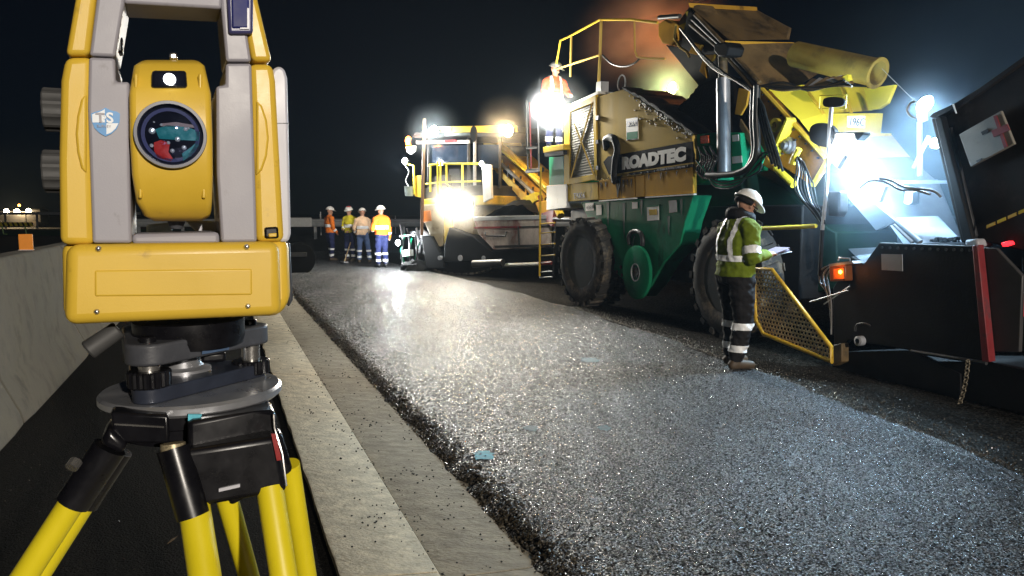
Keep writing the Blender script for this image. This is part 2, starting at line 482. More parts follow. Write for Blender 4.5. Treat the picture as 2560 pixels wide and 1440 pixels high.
# ================================================================ total station on its tripod
M['ts_yellow'] = mat('instrument yellow', (0.66, 0.435, 0.042), 0.40, var=0.05, scale=9, bump=0.03, bscale=700, dirt=(0.42, 0.26, 0.03), dirt_amt=0.13, dscale=26)
M['ts_grey'] = mat('instrument grey', (0.30, 0.29, 0.325), 0.45, var=0.06, scale=9, bump=0.03, bscale=700, dirt=(0.20, 0.19, 0.20), dirt_amt=0.13, dscale=30)
M['ts_pale'] = mat('pale cover', (0.50, 0.50, 0.55), 0.4, var=0.05, scale=9)
M['ts_dark'] = mat('dark casting', (0.055, 0.058, 0.068), 0.42, var=0.2, scale=40, bump=0.05, bscale=500)
M['ts_black'] = mat('black plastic', (0.006, 0.006, 0.008), 0.30, var=0.3, scale=30, spec=0.4, dirt=(0.03, 0.03, 0.032), dirt_amt=0.12, dscale=40)
M['rubber'] = mat('ribbed rubber', (0.05, 0.05, 0.05), 0.6, var=0.2, scale=40)
M['steel'] = mat('bright steel', (0.62, 0.60, 0.57), 0.22, 0.9, var=0.1, scale=30)
M['alu'] = mat('brushed aluminium', (0.50, 0.51, 0.54), 0.3, 0.75, var=0.12, scale=25)
M['glass_dark'] = mat('dark glass', (0.008, 0.009, 0.016), 0.06, var=0.1, spec=0.8, coat=0.6)
M['window_blue'] = mat('blue display glass', (0.015, 0.02, 0.12), 0.45, var=0.3, scale=20, spec=0.2)
M['leg_yellow'] = mat('tripod leg yellow', (0.70, 0.57, 0.014), 0.38, var=0.08, scale=14, dirt=(0.42, 0.30, 0.02), dirt_amt=0.18, dscale=14, stretch=(1, 1, .3))
M['sticker_blue'] = mat('sticker blue', (0.04, 0.24, 0.55), 0.35, var=0.05)
M['sticker_white'] = mat('sticker white', (0.72, 0.76, 0.80), 0.35, var=0.05)
M['display'] = mat('display panel', (0.55, 0.62, 0.56), 0.3, var=0.15, scale=20)
M['led'] = glow('guide light', (0.9, 0.95, 1.0), 4.0)  # glow stands for light reflected by the instrument window
M['lens_teal'] = mat('coated lens teal', (0.02, 0.22, 0.24), 0.12, var=0.3, scale=60, coat=1.0)  # teal and red here are lens reflections put into colour
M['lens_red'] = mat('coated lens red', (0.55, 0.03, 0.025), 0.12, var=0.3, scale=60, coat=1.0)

def lens_glass():
    m = bpy.data.materials.new('coated objective glass'); m.use_nodes = True
    N = m.node_tree.nodes; L = m.node_tree.links
    b = N.new('ShaderNodeBsdfTransparent'); b.inputs['Color'].default_value = (0.82, 0.88, 1.0, 1)
    g = N.new('ShaderNodeBsdfGlossy'); g.inputs['Color'].default_value = (0.45, 0.5, 1.0, 1); g.inputs['Roughness'].default_value = 0.02
    mx = N.new('ShaderNodeMixShader'); mx.inputs[0].default_value = 0.16
    L.new(b.outputs[0], mx.inputs[1]); L.new(g.outputs[0], mx.inputs[2])
    L.new(mx.outputs[0], N['Material Output'].inputs['Surface'])
    return m
M['lens'] = lens_glass()

YT = R(24.5); RT = 0.816
TS = Frame((RT * math.sin(-YT), RT * math.cos(YT), 0), YT)
T = TS.P
ts = empty('total_station', TS.o, YT, 'yellow and grey surveying total station standing on the tripod, lens facing the camera', 'total station')
def tb(): return MB()
def outline(pts, w): return [T(x, y, w) for x, y in pts]

# lower housing
q = tb(); q.plate(outline([(163, 612), (701, 604), (706, 790), (158, 815)], 0.0), 0.145)
base = q.build('base_housing', M['ts_yellow'], ts, bevel=0.011, seg=4)
q = tb(); q.plate(outline([(236, 676), (630, 672), (631, 738), (236, 742)], -0.0012), 0.004)
q.build('raised_panel', M['ts_yellow'], base, bevel=0.0022, seg=4)
for x, y in ((246, 622), (617, 617), (242, 779), (620, 765)):
    q = tb(); c = T(x, y, 0.0); q.lathe([(0.0028, 0.001), (0.0028, -0.001), (0.002, -0.0024), (0.0007, -0.003)], c, (0, 1, 0), 14); q.build('screw', M['steel'], base)
q = tb(); q.plate(outline([(152, 606), (724, 598), (729, 752), (700, 792), (156, 800)], 0.022), 0.15)
q.build('rear_housing', M['ts_yellow'], ts, bevel=0.01, seg=3)
q = tb(); q.plate(outline([(708, 604), (726, 604), (733, 750), (722, 770)], 0.05), 0.09)
q.build('side_seam', M['ts_dark'], ts, bevel=0.003)

# left arm: yellow outer shell and grey inner strip
def arm_outer(name, pts, w, t, m, bev=0.007, par=ts):
    q = tb(); q.plate(outline(pts, w), t); return q.build(name, m, par, bevel=bev, seg=3)
la = arm_outer('left_arm', [(162, 141), (232, 141), (228, 267), (238, 612), (149, 612), (146, 400), (151, 200)], 0.010, 0.12, M['ts_yellow'])
arm_outer('left_arm_strip', [(222, 142), (288, 145), (289, 204), (324, 204), (325, 435), (330, 608), (231, 608), (219, 267)], 0.0075, 0.11, M['ts_grey'], 0.003)
q = tb(); q.plate(outline([(216, 234), (202, 248), (192, 290), (188, 335), (192, 380), (202, 420), (216, 434)], 0.0072), 0.005); q.build('arm_pad', M['ts_yellow'], la, bevel=0.0025, seg=3)
ra = arm_outer('right_arm', [(622, 158), (682, 158), (690, 200), (712, 604), (640, 606), (634, 435)], 0.016, 0.12, M['ts_yellow'])
arm_outer('right_arm_strip', [(564, 158), (629, 158), (638, 435), (643, 605), (553, 606), (542, 435), (540, 215), (564, 212)], 0.0135, 0.11, M['ts_grey'], 0.003)
q = tb(); q.plate(outline([(641, 250), (656, 264), (668, 300), (673, 345), (668, 390), (656, 425), (641, 438)], 0.0132), 0.005); q.build('arm_pad', M['ts_yellow'], ra, bevel=0.0025, seg=3)
# handle over the top: outer yellow horns, grey inner frame, cross bar
hd = arm_outer('handle', [(187, -4), (150, -4)][:0] + [(196, -60), (252, -60), (240, 0), (224, 138), (163, 138), (187, 0)], 0.010, 0.09, M['ts_yellow'], 0.005)
arm_outer('handle_yellow_horn', [(622, -60), (628, -60), (645, 0), (681, 153), (630, 153), (618, 89), (612, -20)][1:], 0.016, 0.09, M['ts_yellow'], 0.005, hd)
q = tb()
q.plate(outline([(252, -60), (312, -60), (311, 8), (289, 142), (223, 139), (241, 0)], 0.0085), 0.075)
q.plate(outline([(548, -60), (622, -60), (612, -10), (619, 89), (629, 154), (565, 154), (553, 22)], 0.0145), 0.075)
q.plate(outline([(300, -70), (560, -66), (554, 22), (309, 8)], 0.0125), 0.06)
q.build('handle_frame', M['ts_grey'], hd, bevel=0.003, seg=3)
q = tb(); q.plate(outline([(291, 88), (307, 92), (307, 132), (293, 130)], 0.03), 0.02); q.build('handle_button', M['ts_black'], hd, bevel=0.002)
q = tb(); q.plate(outline([(566, -40), (634, -40), (633, 84), (572, 84)], 0.008), 0.012)
wf = q.build('sensor_frame', mat('sensor frame', (0.05, 0.05, 0.14), 0.35, var=0.1), hd, bevel=0.003, seg=3)
q = tb(); q.plate(outline([(577, -36), (624, -36), (623, 71), (579, 71)], 0.0066), 0.006); q.build('sensor_window', M['window_blue'], wf, bevel=0.002)
q = tb(); q.plate(outline([(618, 20), (623, 20), (623, 72), (600, 72), (600, 69), (618, 69)], 0.006), 0.002); q.build('window_edge', M['ts_pale'], wf)
# pale battery cover on the right flank
q = tb(); q.plate(outline([(676, 190), (682, 172), (698, 164), (712, 172), (719, 195), (728, 585), (722, 604), (700, 606), (694, 590)], 0.022), 0.07)
bc = q.build('battery_cover', M['ts_pale'], ts, bevel=0.006, seg=4)
q = tb(); q.plate(outline([(680, 307), (723, 307), (723, 309), (680, 309)], 0.0212), 0.01); q.build('cover_joint', M['ts_dark'], bc)
q = tb(); q.plate(outline([(659, 567), (697, 565), (699, 597), (660, 598)], 0.0145), 0.01); lt = q.build('latch', M['ts_black'], ts, bevel=0.003)
q = tb(); q.plate(outline([(671, 584), (692, 582), (692, 592), (672, 593)], 0.0125), 0.01); q.build('latch_button', M['ts_yellow'], lt, bevel=0.001)
# telescope between the arms
q = tb(); rows = [(150, 352, 498, 0.035), (162, 334, 512, 0.012), (232, 322, 528, -0.010), (338, 323, 532, -0.012), (437, 329, 533, -0.011), (505, 340, 531, 0.004), (540, 360, 528, 0.016), (553, 385, 505, 0.035)]
for y, xa, xb, w in rows: q.v += [T(xa, y, w), T(xb, y, w), None, None]
for i, (y, xa, xb, w) in enumerate(rows):
    a, b = q.v[i * 4], q.v[i * 4 + 1]; k = 0.135 if 0 < i < len(rows) - 1 else 0.10
    q.v[i * 4 + 2] = Vector((b.x, k, b.z)); q.v[i * 4 + 3] = Vector((a.x, k, a.z))
for i in range(len(rows) - 1): q.f += [(i * 4 + k, i * 4 + (k + 1) % 4, i * 4 + 4 + (k + 1) % 4, i * 4 + 4 + k) for k in range(4)]
q.f += [(0, 1, 2, 3), (28, 29, 30, 31)]
tel = q.build('telescope', M['ts_yellow'], ts, bevel=0.006, seg=4, smooth=50)
C = T(427, 338, -0.012); rl = (T(518, 338, -0.012) - T(335, 338, -0.012)).length / 2
q = tb(); q.lathe([(rl, 0.002), (rl, -0.005), (rl * .985, -0.007), (rl * .90, -0.007), (rl * .88, -0.004), (rl * .86, 0.0)], C, (0, 1, 0), 56, closed=True); ring = q.build('lens_ring', mat('lens ring', (0.06, 0.065, 0.10), 0.35, var=0.1), tel)
q = tb(); q.lathe([(rl * .875, 0.0003), (rl * .875, -0.0035), (rl * .7, -0.0052), (rl * .45, -0.0068), (rl * .2, -0.0076), (0, -0.0079)], C, (0, 1, 0), 56)
q.build('objective_lens', M['lens'], ring, smooth=80)
q = tb(); q.lathe([(rl * .87, -0.0004), (0, -0.0003)], C, (0, 1, 0), 48); q.build('lens_barrel', M['glass_dark'], ring)
q = tb(); q.lathe([(rl * .80, -0.0006), (rl * .80, -0.0012), (rl * .70, -0.0012), (rl * .70, -0.0006)], C, (0, 1, 0), 48, closed=True); q.build('inner_ring', M['window_blue'], ring)
def lpt(x, y, w=-0.0012): return T(x, y, -0.012 + w)
q = tb(); q.plate([lpt(*p) for p in ((388, 323), (418, 313), (470, 318), (500, 330), (497, 352), (448, 350), (398, 347))], 0.0008); q.build('inner_element', M['lens_teal'], ring)  # coloured plates painted in for reflections in the objective
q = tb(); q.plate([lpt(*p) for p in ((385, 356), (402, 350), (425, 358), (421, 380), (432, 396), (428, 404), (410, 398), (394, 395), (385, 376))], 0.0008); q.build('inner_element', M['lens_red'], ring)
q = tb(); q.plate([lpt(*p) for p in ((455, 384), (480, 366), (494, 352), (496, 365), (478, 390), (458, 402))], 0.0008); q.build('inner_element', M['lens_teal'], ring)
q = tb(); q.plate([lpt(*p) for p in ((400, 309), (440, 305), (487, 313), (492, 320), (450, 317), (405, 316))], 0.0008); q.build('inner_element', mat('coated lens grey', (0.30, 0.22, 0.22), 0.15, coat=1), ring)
for x, y, r in ((380, 327, .0032), (403, 312, .0014), (379, 364, .002), (421, 357, .0018), (444, 348, .0026), (460, 369, .0024), (431, 377, .0022), (464, 323, .0022), (471, 321, .0014), (385, 305, .001)):  # pale discs painted in for highlights on the lens
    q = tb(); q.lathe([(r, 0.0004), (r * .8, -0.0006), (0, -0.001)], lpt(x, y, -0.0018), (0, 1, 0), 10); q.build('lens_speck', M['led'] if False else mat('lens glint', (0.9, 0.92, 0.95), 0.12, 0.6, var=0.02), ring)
q = tb(); q.plate(outline([(379, 175), (466, 175), (469, 222), (377, 222)], -0.0105 + 0.006), 0.01); q.v = [v + Vector((0, (T(0, 232, 0).z - v.z) * -0.0, 0)) for v in q.v]
gw = q.build('guide_window', M['glass_dark'], tel, bevel=0.003, seg=3)
for v in gw.data.vertices: v.co.y += -0.006 + 0.30 * (v.co.z - T(427, 232, 0).z)
q = tb(); cc = T(424, 200, -0.0045); q.lathe([(0.0056, 0.0), (0.0042, -0.0020), (0.0, -0.0028)], cc + Vector((0, 0.0012 - 0.006, 0)), (0, 1, 0), 20); q.build('guide_light', M['led'], gw)  # reflected bright spot made as a small glowing disc
for x, y, w_ in ((340, 203, 0), (501, 203, 0), (351, 476, 0), (510, 476, 0)):
    q = tb(); q.plate(outline([(x - 5, y - 20), (x + 5, y - 20), (x + 5, y + 20), (x - 5, y + 20)], -0.006 if y < 300 else -0.003), 0.006)
    q.build('clip_tab', M['ts_yellow'], tel, bevel=0.0015)
q = tb(); q.plate(outline([(423, 132), (441, 130), (446, 148), (424, 148)], 0.05), 0.05); q.build('sight', M['steel'], tel, bevel=0.002)
# knobs on the left flank
for yc in (276, 429):
    c = T(157, yc, 0.045); r = 0.0212
    q = tb(); q.lathe([(r * .96, 0.022), (r * .9, 0.006), (r * .88, -0.004)], c, (1, 0, 0), 24); kb = q.build('drive_knob_boss', M['ts_yellow'], ts)
    q = tb(); N_ = 44
    for xx in (-0.016, -0.0145, 0.004, 0.0055):
        for k in range(N_):
            a = 2 * math.pi * k / N_; rr = r * (1.0 if k % 4 < 2 else 0.93) * (0.95 if xx in (-0.016, 0.0055) else 1)
            q.v.append(c + Vector((xx, rr * math.cos(a), rr * math.sin(a))))
    for j in range(3): q.f += [(j * N_ + k, j * N_ + (k + 1) % N_, (j + 1) * N_ + (k + 1) % N_, (j + 1) * N_ + k) for k in range(N_)]
    q.f += [tuple(range(N_)), tuple(3 * N_ + k for k in range(N_))]
    q.build('drive_knob', M['rubber'], kb, smooth=25)
# things seen in the gap under the telescope
q = tb(); q.plate(outline([(330, 585), (548, 580), (550, 612), (330, 612)], 0.02), 0.09); q.build('yoke_floor', M['ts_grey'], ts, bevel=0.004)
q = tb(); q.plate(outline([(366, 562), (428, 556), (433, 600), (366, 600)], 0.12), 0.012); q.build('rear_display', M['display'], ts, bevel=0.002)
q = tb(); q.plate(outline([(462, 552), (548, 552), (548, 594), (500, 588)], 0.125), 0.012); q.build('rear_panel', M['ts_pale'], ts, bevel=0.002)
q = tb(); q.tube(T(441, 553, 0.06), T(441, 572, 0.06), 0.009, 0.006, 16); q.build('eyepiece', M['ts_dark'], ts)
# shield sticker
def shield(): return [(263.5, 269), (278, 276), (292, 279), (300, 284), (299, 305), (292, 322), (279, 334), (264, 341), (249, 333), (236, 320), (229, 302), (227, 284), (236, 280), (251, 276)]
sh = shield(); w_ = 0.0062
q = tb(); q.plate(outline(sh, w_), 0.0014); stk = q.build('sticker', M['sticker_blue'], ts)
q = tb(); q.plate(outline([(262, 273), (262, 306), (231, 306), (230, 286), (238, 283), (251, 279)], w_ - 0.0003), 0.0003)
q.plate(outline([(266, 308), (296, 308), (289, 321), (278, 331), (266, 336)], w_ - 0.0003), 0.0003)
q.build('sticker_field', M['sticker_white'], stk, smooth=0)
p = T(266, 306, w_ - 0.0008); text('S', 0.0135, M['sticker_white'], stk, p, depth=0.0002, bold=0.0004)
p = T(240, 305, w_ - 0.0008); text('T', 0.0125, M['ts_grey'], stk, p, depth=0.0002, bold=0.0004)
p = T(253, 304, w_ - 0.0008); text('P', 0.009, M['sticker_white'], stk, p, depth=0.0002)
p = T(242, 318, w_ - 0.0008); text('SURVEY', 0.0035, M['ts_grey'], stk, p, depth=0.0002)

# ---------------------------------------------------------------- tribrach
tri = empty('tribrach', TS.W(Vector((0, 0.085, 0))), YT, 'dark levelling tribrach with ribbed foot screws between instrument and tripod head', 'tribrach')
TO = Vector((0, 0.085, 0))
def TP(x, y, w): return T(x, y, w) - TO
cc = TP(476, 850, 0.088); zt = TP(476, 806, 0.088).z
q = tb(); r0 = (TP(602, 830, 0.088) - TP(318, 830, 0.088)).length / 2
q.lathe([(r0, zt + 0.004 - cc.z), (r0, 0.004), (r0 * .96, -0.004)], Vector((cc.x, 0.003, cc.z)), (0, 0, 1), 40); q.build('collar', M['ts_black'], tri)
S1, S2 = TP(374, 945, 0.028), TP(628, 915, 0.115)
S3 = Vector((S1.x - 0.01, 0.075, S1.z + 0.004))
ctr = (S1 + S2 + S3) / 3
def tri_loop(k, r, n=7):
    pts = []
    S = [S1, S2, S3]
    for i in range(3):
        c = Vector((ctr.x + (S[i].x - ctr.x) * k, ctr.y + (S[i].y - ctr.y) * k, 0))
        prev = S[(i - 1) % 3]; nxt = S[(i + 1) % 3]
        d0 = Vector((S[i].x - prev.x, S[i].y - prev.y, 0)); d1 = Vector((nxt.x - S[i].x, nxt.y - S[i].y, 0))
        a0 = math.atan2(d0.y, d0.x) - math.pi / 2; a1 = math.atan2(d1.y, d1.x) - math.pi / 2
        while a1 < a0: a1 += 2 * math.pi
        pts += [c + Vector((math.cos(a0 + (a1 - a0) * j / n), math.sin(a0 + (a1 - a0) * j / n), 0)) * r for j in range(n + 1)]
    return pts
zb, zt2 = TP(372, 912, 0.02).z, TP(372, 858, 0.02).z
lp = tri_loop(0.95, 0.024)
q = tb(); q.hull([p + Vector((0, 0, zb)) for p in lp], [p + Vector((0, 0, zt2)) for p in lp]); q.build('levelling_plate', M['ts_dark'], tri, bevel=0.003, seg=3)
q = tb(); q.plate([TP(505, 860, 0.036), TP(573, 849, 0.056), TP(573, 874, 0.056), TP(505, 886, 0.036)], 0.004); q.build('maker_label', mat('blue label', (0.10, 0.16, 0.28), 0.3, 0.3, var=0.3, scale=60), tri)
for S in (S1, S2, S3):
    kz_ = S.z; q = tb(); N_ = 60; r = 0.0215; h = 0.0085
    for z, k in ((-h, .93), (-h * .8, 1), (h * .8, 1), (h, .93)):
        for i in range(N_):
            a = 2 * math.pi * i / N_; rr = r * k * (1 if i % 3 else 0.93)
            q.v.append(Vector((S.x + rr * math.cos(a), S.y + rr * math.sin(a), kz_ + z)))
    for j in range(3): q.f += [(j * N_ + k, j * N_ + (k + 1) % N_, (j + 1) * N_ + (k + 1) % N_, (j + 1) * N_ + k) for k in range(N_)]
    q.f += [tuple(range(N_)), tuple(3 * N_ + k for k in range(N_))]
    fs = q.build('foot_screw', M['ts_black'], tri, smooth=20)
    q = tb(); q.tube((S.x, S.y, kz_ + h * .9), (S.x, S.y, zb + 0.004), 0.0105, n=20); q.build('screw_stem', M['steel'], fs)
    q = tb(); q.tube((S.x, S.y, zt2 - 0.002), (S.x, S.y, zt2 + 0.006), 0.008, n=16); q.build('screw_cap', M['ts_black'], fs, bevel=0.0015)
q = tb(); ck = TP(250, 856, 0.05); dx = Vector((0.80, 0.1, 0.55)).normalized()
q.tube(ck - dx * 0.014, ck + dx * 0.022, 0.0105, 0.0095, 14); q.build('clamp_knob', M['rubber'], tri, bevel=0.002)
# trivet plate under the foot screws and the silver optics in the middle
zp = S1.z - 0.0088
lp = tri_loop(1.0, 0.017)
q = tb(); q.hull([p + Vector((0, 0, zp - 0.016)) for p in lp], [p + Vector((0, 0, zp)) for p in lp]); q.build('base_plate', mat('blue-black plate', (0.03, 0.036, 0.055), 0.35, 0.2, var=0.2, scale=30), tri, bevel=0.002)
q = tb(); q.lathe([(0.030, 0), (0.030, 0.003), (0.022, 0.006), (0.02, 0.011), (0.0, 0.011)], Vector((ctr.x, ctr.y, zp)), (0, 0, 1), 36); q.build('spring_plate', M['alu'], tri)
q = tb(); q.tube((ctr.x, ctr.y, zp + 0.01), (ctr.x, ctr.y, zb + 0.002), 0.019, n=24); q.build('centre_boss', M['alu'], tri)
q = tb(); q.bb((ctr.x + 0.018, ctr.y - 0.03, zb - 0.013), (ctr.x + 0.045, ctr.y - 0.008, zb - 0.001)); q.build('plummet', M['ts_black'], tri, bevel=0.004)

# ---------------------------------------------------------------- tripod
tp = empty('tripod', TS.W(Vector((0, 0.085, 0.10))), YT, 'yellow legged survey tripod with silver head plate and black clamps', 'tripod')
TO = Vector((0, 0.085, 0.10))
zp2 = zp - 0.016 - 0.10          # tribrach plate bottom in tripod space
cx = (TP(242, 975, 0.085).x + TP(702, 975, 0.085).x) / 2
rd = (TP(702, 975, 0.085) - TP(242, 975, 0.085)).length / 2
q = tb(); q.lathe([(0.03, 0.0), (rd * .97, 0.0), (rd, -0.003), (rd, -0.009), (rd * .96, -0.0125), (0.03, -0.0125)], Vector((cx, 0.0, zp2)), (0, 0, 1), 64, closed=True); q.build('head_plate', M['alu'], tp)
hz = zp2 - 0.0125
q = tb(); q.lathe([(rd * .84, 0.0), (rd * .84, -0.016), (rd * .80, -0.018), (rd * .80, -0.034), (rd * .5, -0.037)], Vector((cx, 0.0, hz)), (0, 0, 1), 36); q.build('head_body', M['ts_black'], tp)
q = tb(); q.plate([TP(276, 1032, -0.005), TP(422, 1038, -0.02), TP(424, 1110, -0.02), TP(283, 1108, -0.005)], 0.03); q.build('head_block', M['ts_black'], tp, bevel=0.003)
q = tb(); q.plate([TP(286, 1059, -0.0075), TP(410, 1066, -0.0215), TP(410, 1070, -0.0215), TP(286, 1063, -0.0075)], 0.002); q.build('worn_edge', M['steel'], tp)
q = tb(); q.plate([TP(470, 1036, -0.018), TP(505, 1036, -0.018), TP(500, 1050, -0.018), TP(470, 1052, -0.018)], 0.003); q.build('paint_smear', M['cyan'], tp)
def ext(p0, p1, z):          # extend a rod down to height z
    d = p1 - p0; return p0 + d * ((z - p0.z) / d.z)
def rod(name, par, x0, y0, w0, x1, y1, w1, r, m=None, flat=None):
    a, b = TP(x0, y0, w0), TP(x1, y1, w1); e = ext(a, b, 0.35)
    q = tb(); q.tube(a, e, r, r, 18); o = q.build('leg_rod', m or M['leg_yellow'], par)
    return a, e
# near leg: black clamp sleeve with two rods
def leg(sleeve_pts, w, t, rods, name='leg'):
    q = tb(); q.plate([TP(*p, w) for p in sleeve_pts], t); lg = q.build(name, M['ts_black'], tp, bevel=0.006, seg=3)
    ends = [rod('leg_rod', lg, *r_) for r_ in rods]
    a, e = ends[0]; b, e2 = ends[-1]
    m0, m1 = (a + b) / 2, (e + e2) / 2
    foot = ext(m0, m1, 0.0)
    q = tb(); q.path([m1 + (m0 - m1) * 0.06, m1, foot + (m1 - foot) * .12, foot], [0.02, 0.016, 0.013, 0.004], 12); q.build('lower_leg', M['leg_yellow'], lg)
    q = tb(); q.box(m1, (0.09, 0.035, 0.10)); q.build('leg_clamp', M['ts_black'], lg, bevel=0.006)
    return lg
l1 = leg([(416, 1134), (690, 1092), (720, 1230), (452, 1278)], -0.045, 0.035, [(485, 1262, -0.036, 512, 1440, -0.075, 0.0150), (674, 1218, -0.036, 709, 1440, -0.075, 0.0135)])
q = tb(); q.tube(TP(433, 1120, -0.036), TP(482, 1290, -0.052), 0.0155, 0.0155, 20); q.build('sleeve_tube', M['ts_black'], l1)
q = tb(); q.tube(TP(432, 1108, -0.034), TP(434, 1140, -0.036), 0.0115, n=24); q.build('knurled_pin', mat('knurled brass', (0.45, 0.38, 0.24), 0.4, 0.6, var=0.5, scale=400), l1)
q = tb(); q.plate([TP(547, 1222, -0.047), TP(600, 1210, -0.047), TP(600, 1218, -0.047), TP(547, 1230, -0.047)], 0.003); q.build('wear_mark', M['ts_pale'], l1)
q = tb(); q.plate([TP(640, 1030, -0.02), TP(690, 1026, -0.01), TP(700, 1130, -0.02), TP(560, 1160, -0.03), TP(470, 1170, -0.03), TP(470, 1055, -0.03)], 0.05); q.build('hinge_block', M['ts_black'], tp, bevel=0.005)
q = tb(); q.path([TP(684, 1036, -0.022), TP(686, 1070, -0.024), TP(706, 1135, -0.03), TP(716, 1215, -0.046)], 0.0011, 6); q.build('clip_wire', M['steel'], tp)
q = tb(); q.plate([TP(678, 1085, -0.047), TP(690, 1085, -0.047), TP(704, 1150, -0.049), TP(692, 1152, -0.049)], 0.003); q.build('red_mark', mat('red reflector', (0.25, 0.01, 0.01), 0.3), l1)
leg([(545, 1120), (705, 1080), (735, 1180), (575, 1270)], 0.045, 0.03, [(563, 1230, 0.06, 622, 1440, 0.10, 0.0120), (722, 1160, 0.06, 766, 1440, 0.10, 0.0125)])
l3 = leg([(272, 1066), (322, 1112), (304, 1140), (246, 1112)], -0.012, 0.05, [(262, 1130, 0.012, 62, 1440, 0.02, 0.0125), (290, 1128, 0.05, 92, 1440, 0.06, 0.0125)])
q = tb(); a, b = TP(275, 1118, 0.012), TP(182, 1258, 0.014); q.tube(a, b, 0.0165, 0.0165, 18)
a2, b2 = TP(292, 1122, 0.05), TP(205, 1258, 0.052); q.tube(a2, b2, 0.0165, 0.0165, 18); q.build('clamp_sleeve', M['ts_black'], l3)
q = tb(); q.tube(TP(191, 1152, -0.004), TP(178, 1170, -0.01), 0.006, n=10); q.build('clamp_screw', M['steel'], l3)
# work light behind the photographer: its beam is what lights the instrument, barrier and kerb
wl = lamp_light('work_light_beam', None, Vector((10.0, -15.9, 6.6)), 12500, (1.0, 0.91, 0.79), 'SPOT', 0.2, Vector((0.2, 6.0, 1.0)), 46, 0.6)
# ================================================================ material transfer vehicle
M['m_yellow'] = mat('machine yellow', (0.68, 0.46, 0.05), 0.5, spec=0.03, var=0.12, scale=3, dirt=(0.12, 0.09, 0.05), dirt_amt=0.16, dscale=2.2, stretch=(1, 1, .4))
M['m_cream'] = mat('worn cream yellow', (0.66, 0.47, 0.13), 0.7, spec=0.03, var=0.10, scale=2.4, dirt=(0.36, 0.24, 0.06), dirt_amt=0.10, dscale=2.5, stretch=(1, 1, .35))
M['m_orange'] = mat('dirty orange yellow', (0.56, 0.31, 0.04), 0.7, spec=0.03, var=0.15, scale=3, dirt=(0.05, 0.035, 0.02), dirt_amt=0.25, dscale=2.0, stretch=(1, 1, .35))
M['m_brown'] = mat('tar stained yellow', (0.17, 0.11, 0.045), 0.6, var=0.35, scale=2.5, dirt=(0.02, 0.017, 0.012), dirt_amt=0.45, dscale=1.6)
M['m_acid'] = mat('clean acid yellow', (0.72, 0.60, 0.045), 0.45, var=0.08, scale=3, dirt=(0.3, 0.24, 0.04), dirt_amt=0.12)
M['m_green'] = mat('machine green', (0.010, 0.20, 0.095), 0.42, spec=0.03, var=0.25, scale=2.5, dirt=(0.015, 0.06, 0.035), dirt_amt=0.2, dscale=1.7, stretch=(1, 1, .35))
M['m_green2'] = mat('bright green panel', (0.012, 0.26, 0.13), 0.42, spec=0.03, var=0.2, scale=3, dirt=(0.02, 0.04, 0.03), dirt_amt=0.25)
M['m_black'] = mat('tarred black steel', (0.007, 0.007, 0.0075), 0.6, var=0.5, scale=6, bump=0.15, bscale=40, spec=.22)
M['m_dkgreen'] = mat('grimy dark green', (0.004, 0.022, 0.013), 0.6, var=0.4, scale=2.5, spec=.2)  # machine green darkened to stand for shade on the rear body
M['m_dark'] = mat('dark machine steel', (0.04, 0.04, 0.042), 0.45, 0.3, var=0.4, scale=5)
M['m_grey'] = mat('pale grey panel', (0.36, 0.37, 0.40), 0.45, var=0.12, scale=4, dirt=(0.2, 0.19, 0.17), dirt_amt=0.25)
M['m_silver'] = mat('silver pipe', (0.32, 0.325, 0.34), 0.38, 0.55, var=0.2, scale=4, dirt=(0.22, 0.2, 0.18), dirt_amt=0.3, dscale=3)
M['m_white'] = mat('white paint', (0.74, 0.74, 0.72), 0.5, var=0.08, scale=6, dirt=(0.4, 0.38, 0.34), dirt_amt=0.15)
M['m_red'] = mat('red paint', (0.22, 0.02, 0.024), 0.5, var=0.3, scale=6, dirt=(0.07, 0.03, 0.035), dirt_amt=0.45, dscale=6)
M['tar'] = mat('hot asphalt mix', (0.006, 0.006, 0.006), 0.7, spec=.12, var=0.5, scale=25, bump=1.0, bscale=45)
M['tyre'] = mat('tyre rubber', (0.028, 0.026, 0.024), 0.8, var=0.3, scale=8, bump=0.2, bscale=60, dirt=(0.17, 0.135, 0.095), dirt_amt=0.42, dscale=3)
M['rim'] = mat('rim', (0.03, 0.035, 0.032), 0.5, var=0.3, scale=4, dirt=(0.08, 0.07, 0.05), dirt_amt=0.4)
M['chute'] = mat('bare chute steel', (0.20, 0.23, 0.27), 0.5, 0.2, var=0.2, scale=3, dirt=(0.09, 0.10, 0.12), dirt_amt=0.3, dscale=1.2)
M['hose'] = mat('hydraulic hose', (0.016, 0.018, 0.018), 0.4, var=0.3, scale=20)
M['lamp_white'] = glow('white work lamp', (0.92, 0.97, 1.0), 60)
M['lamp_warm'] = glow('warm work lamp', (1.0, 0.82, 0.52), 60)
M['lamp_lime'] = glow('lime work lamp', (0.88, 1.0, 0.42), 40)
M['lamp_amber'] = glow('amber lamp', (1.0, 0.32, 0.04), 12)
M['lamp_red'] = glow('red lamp', (1.0, 0.02, 0.03), 2.2)

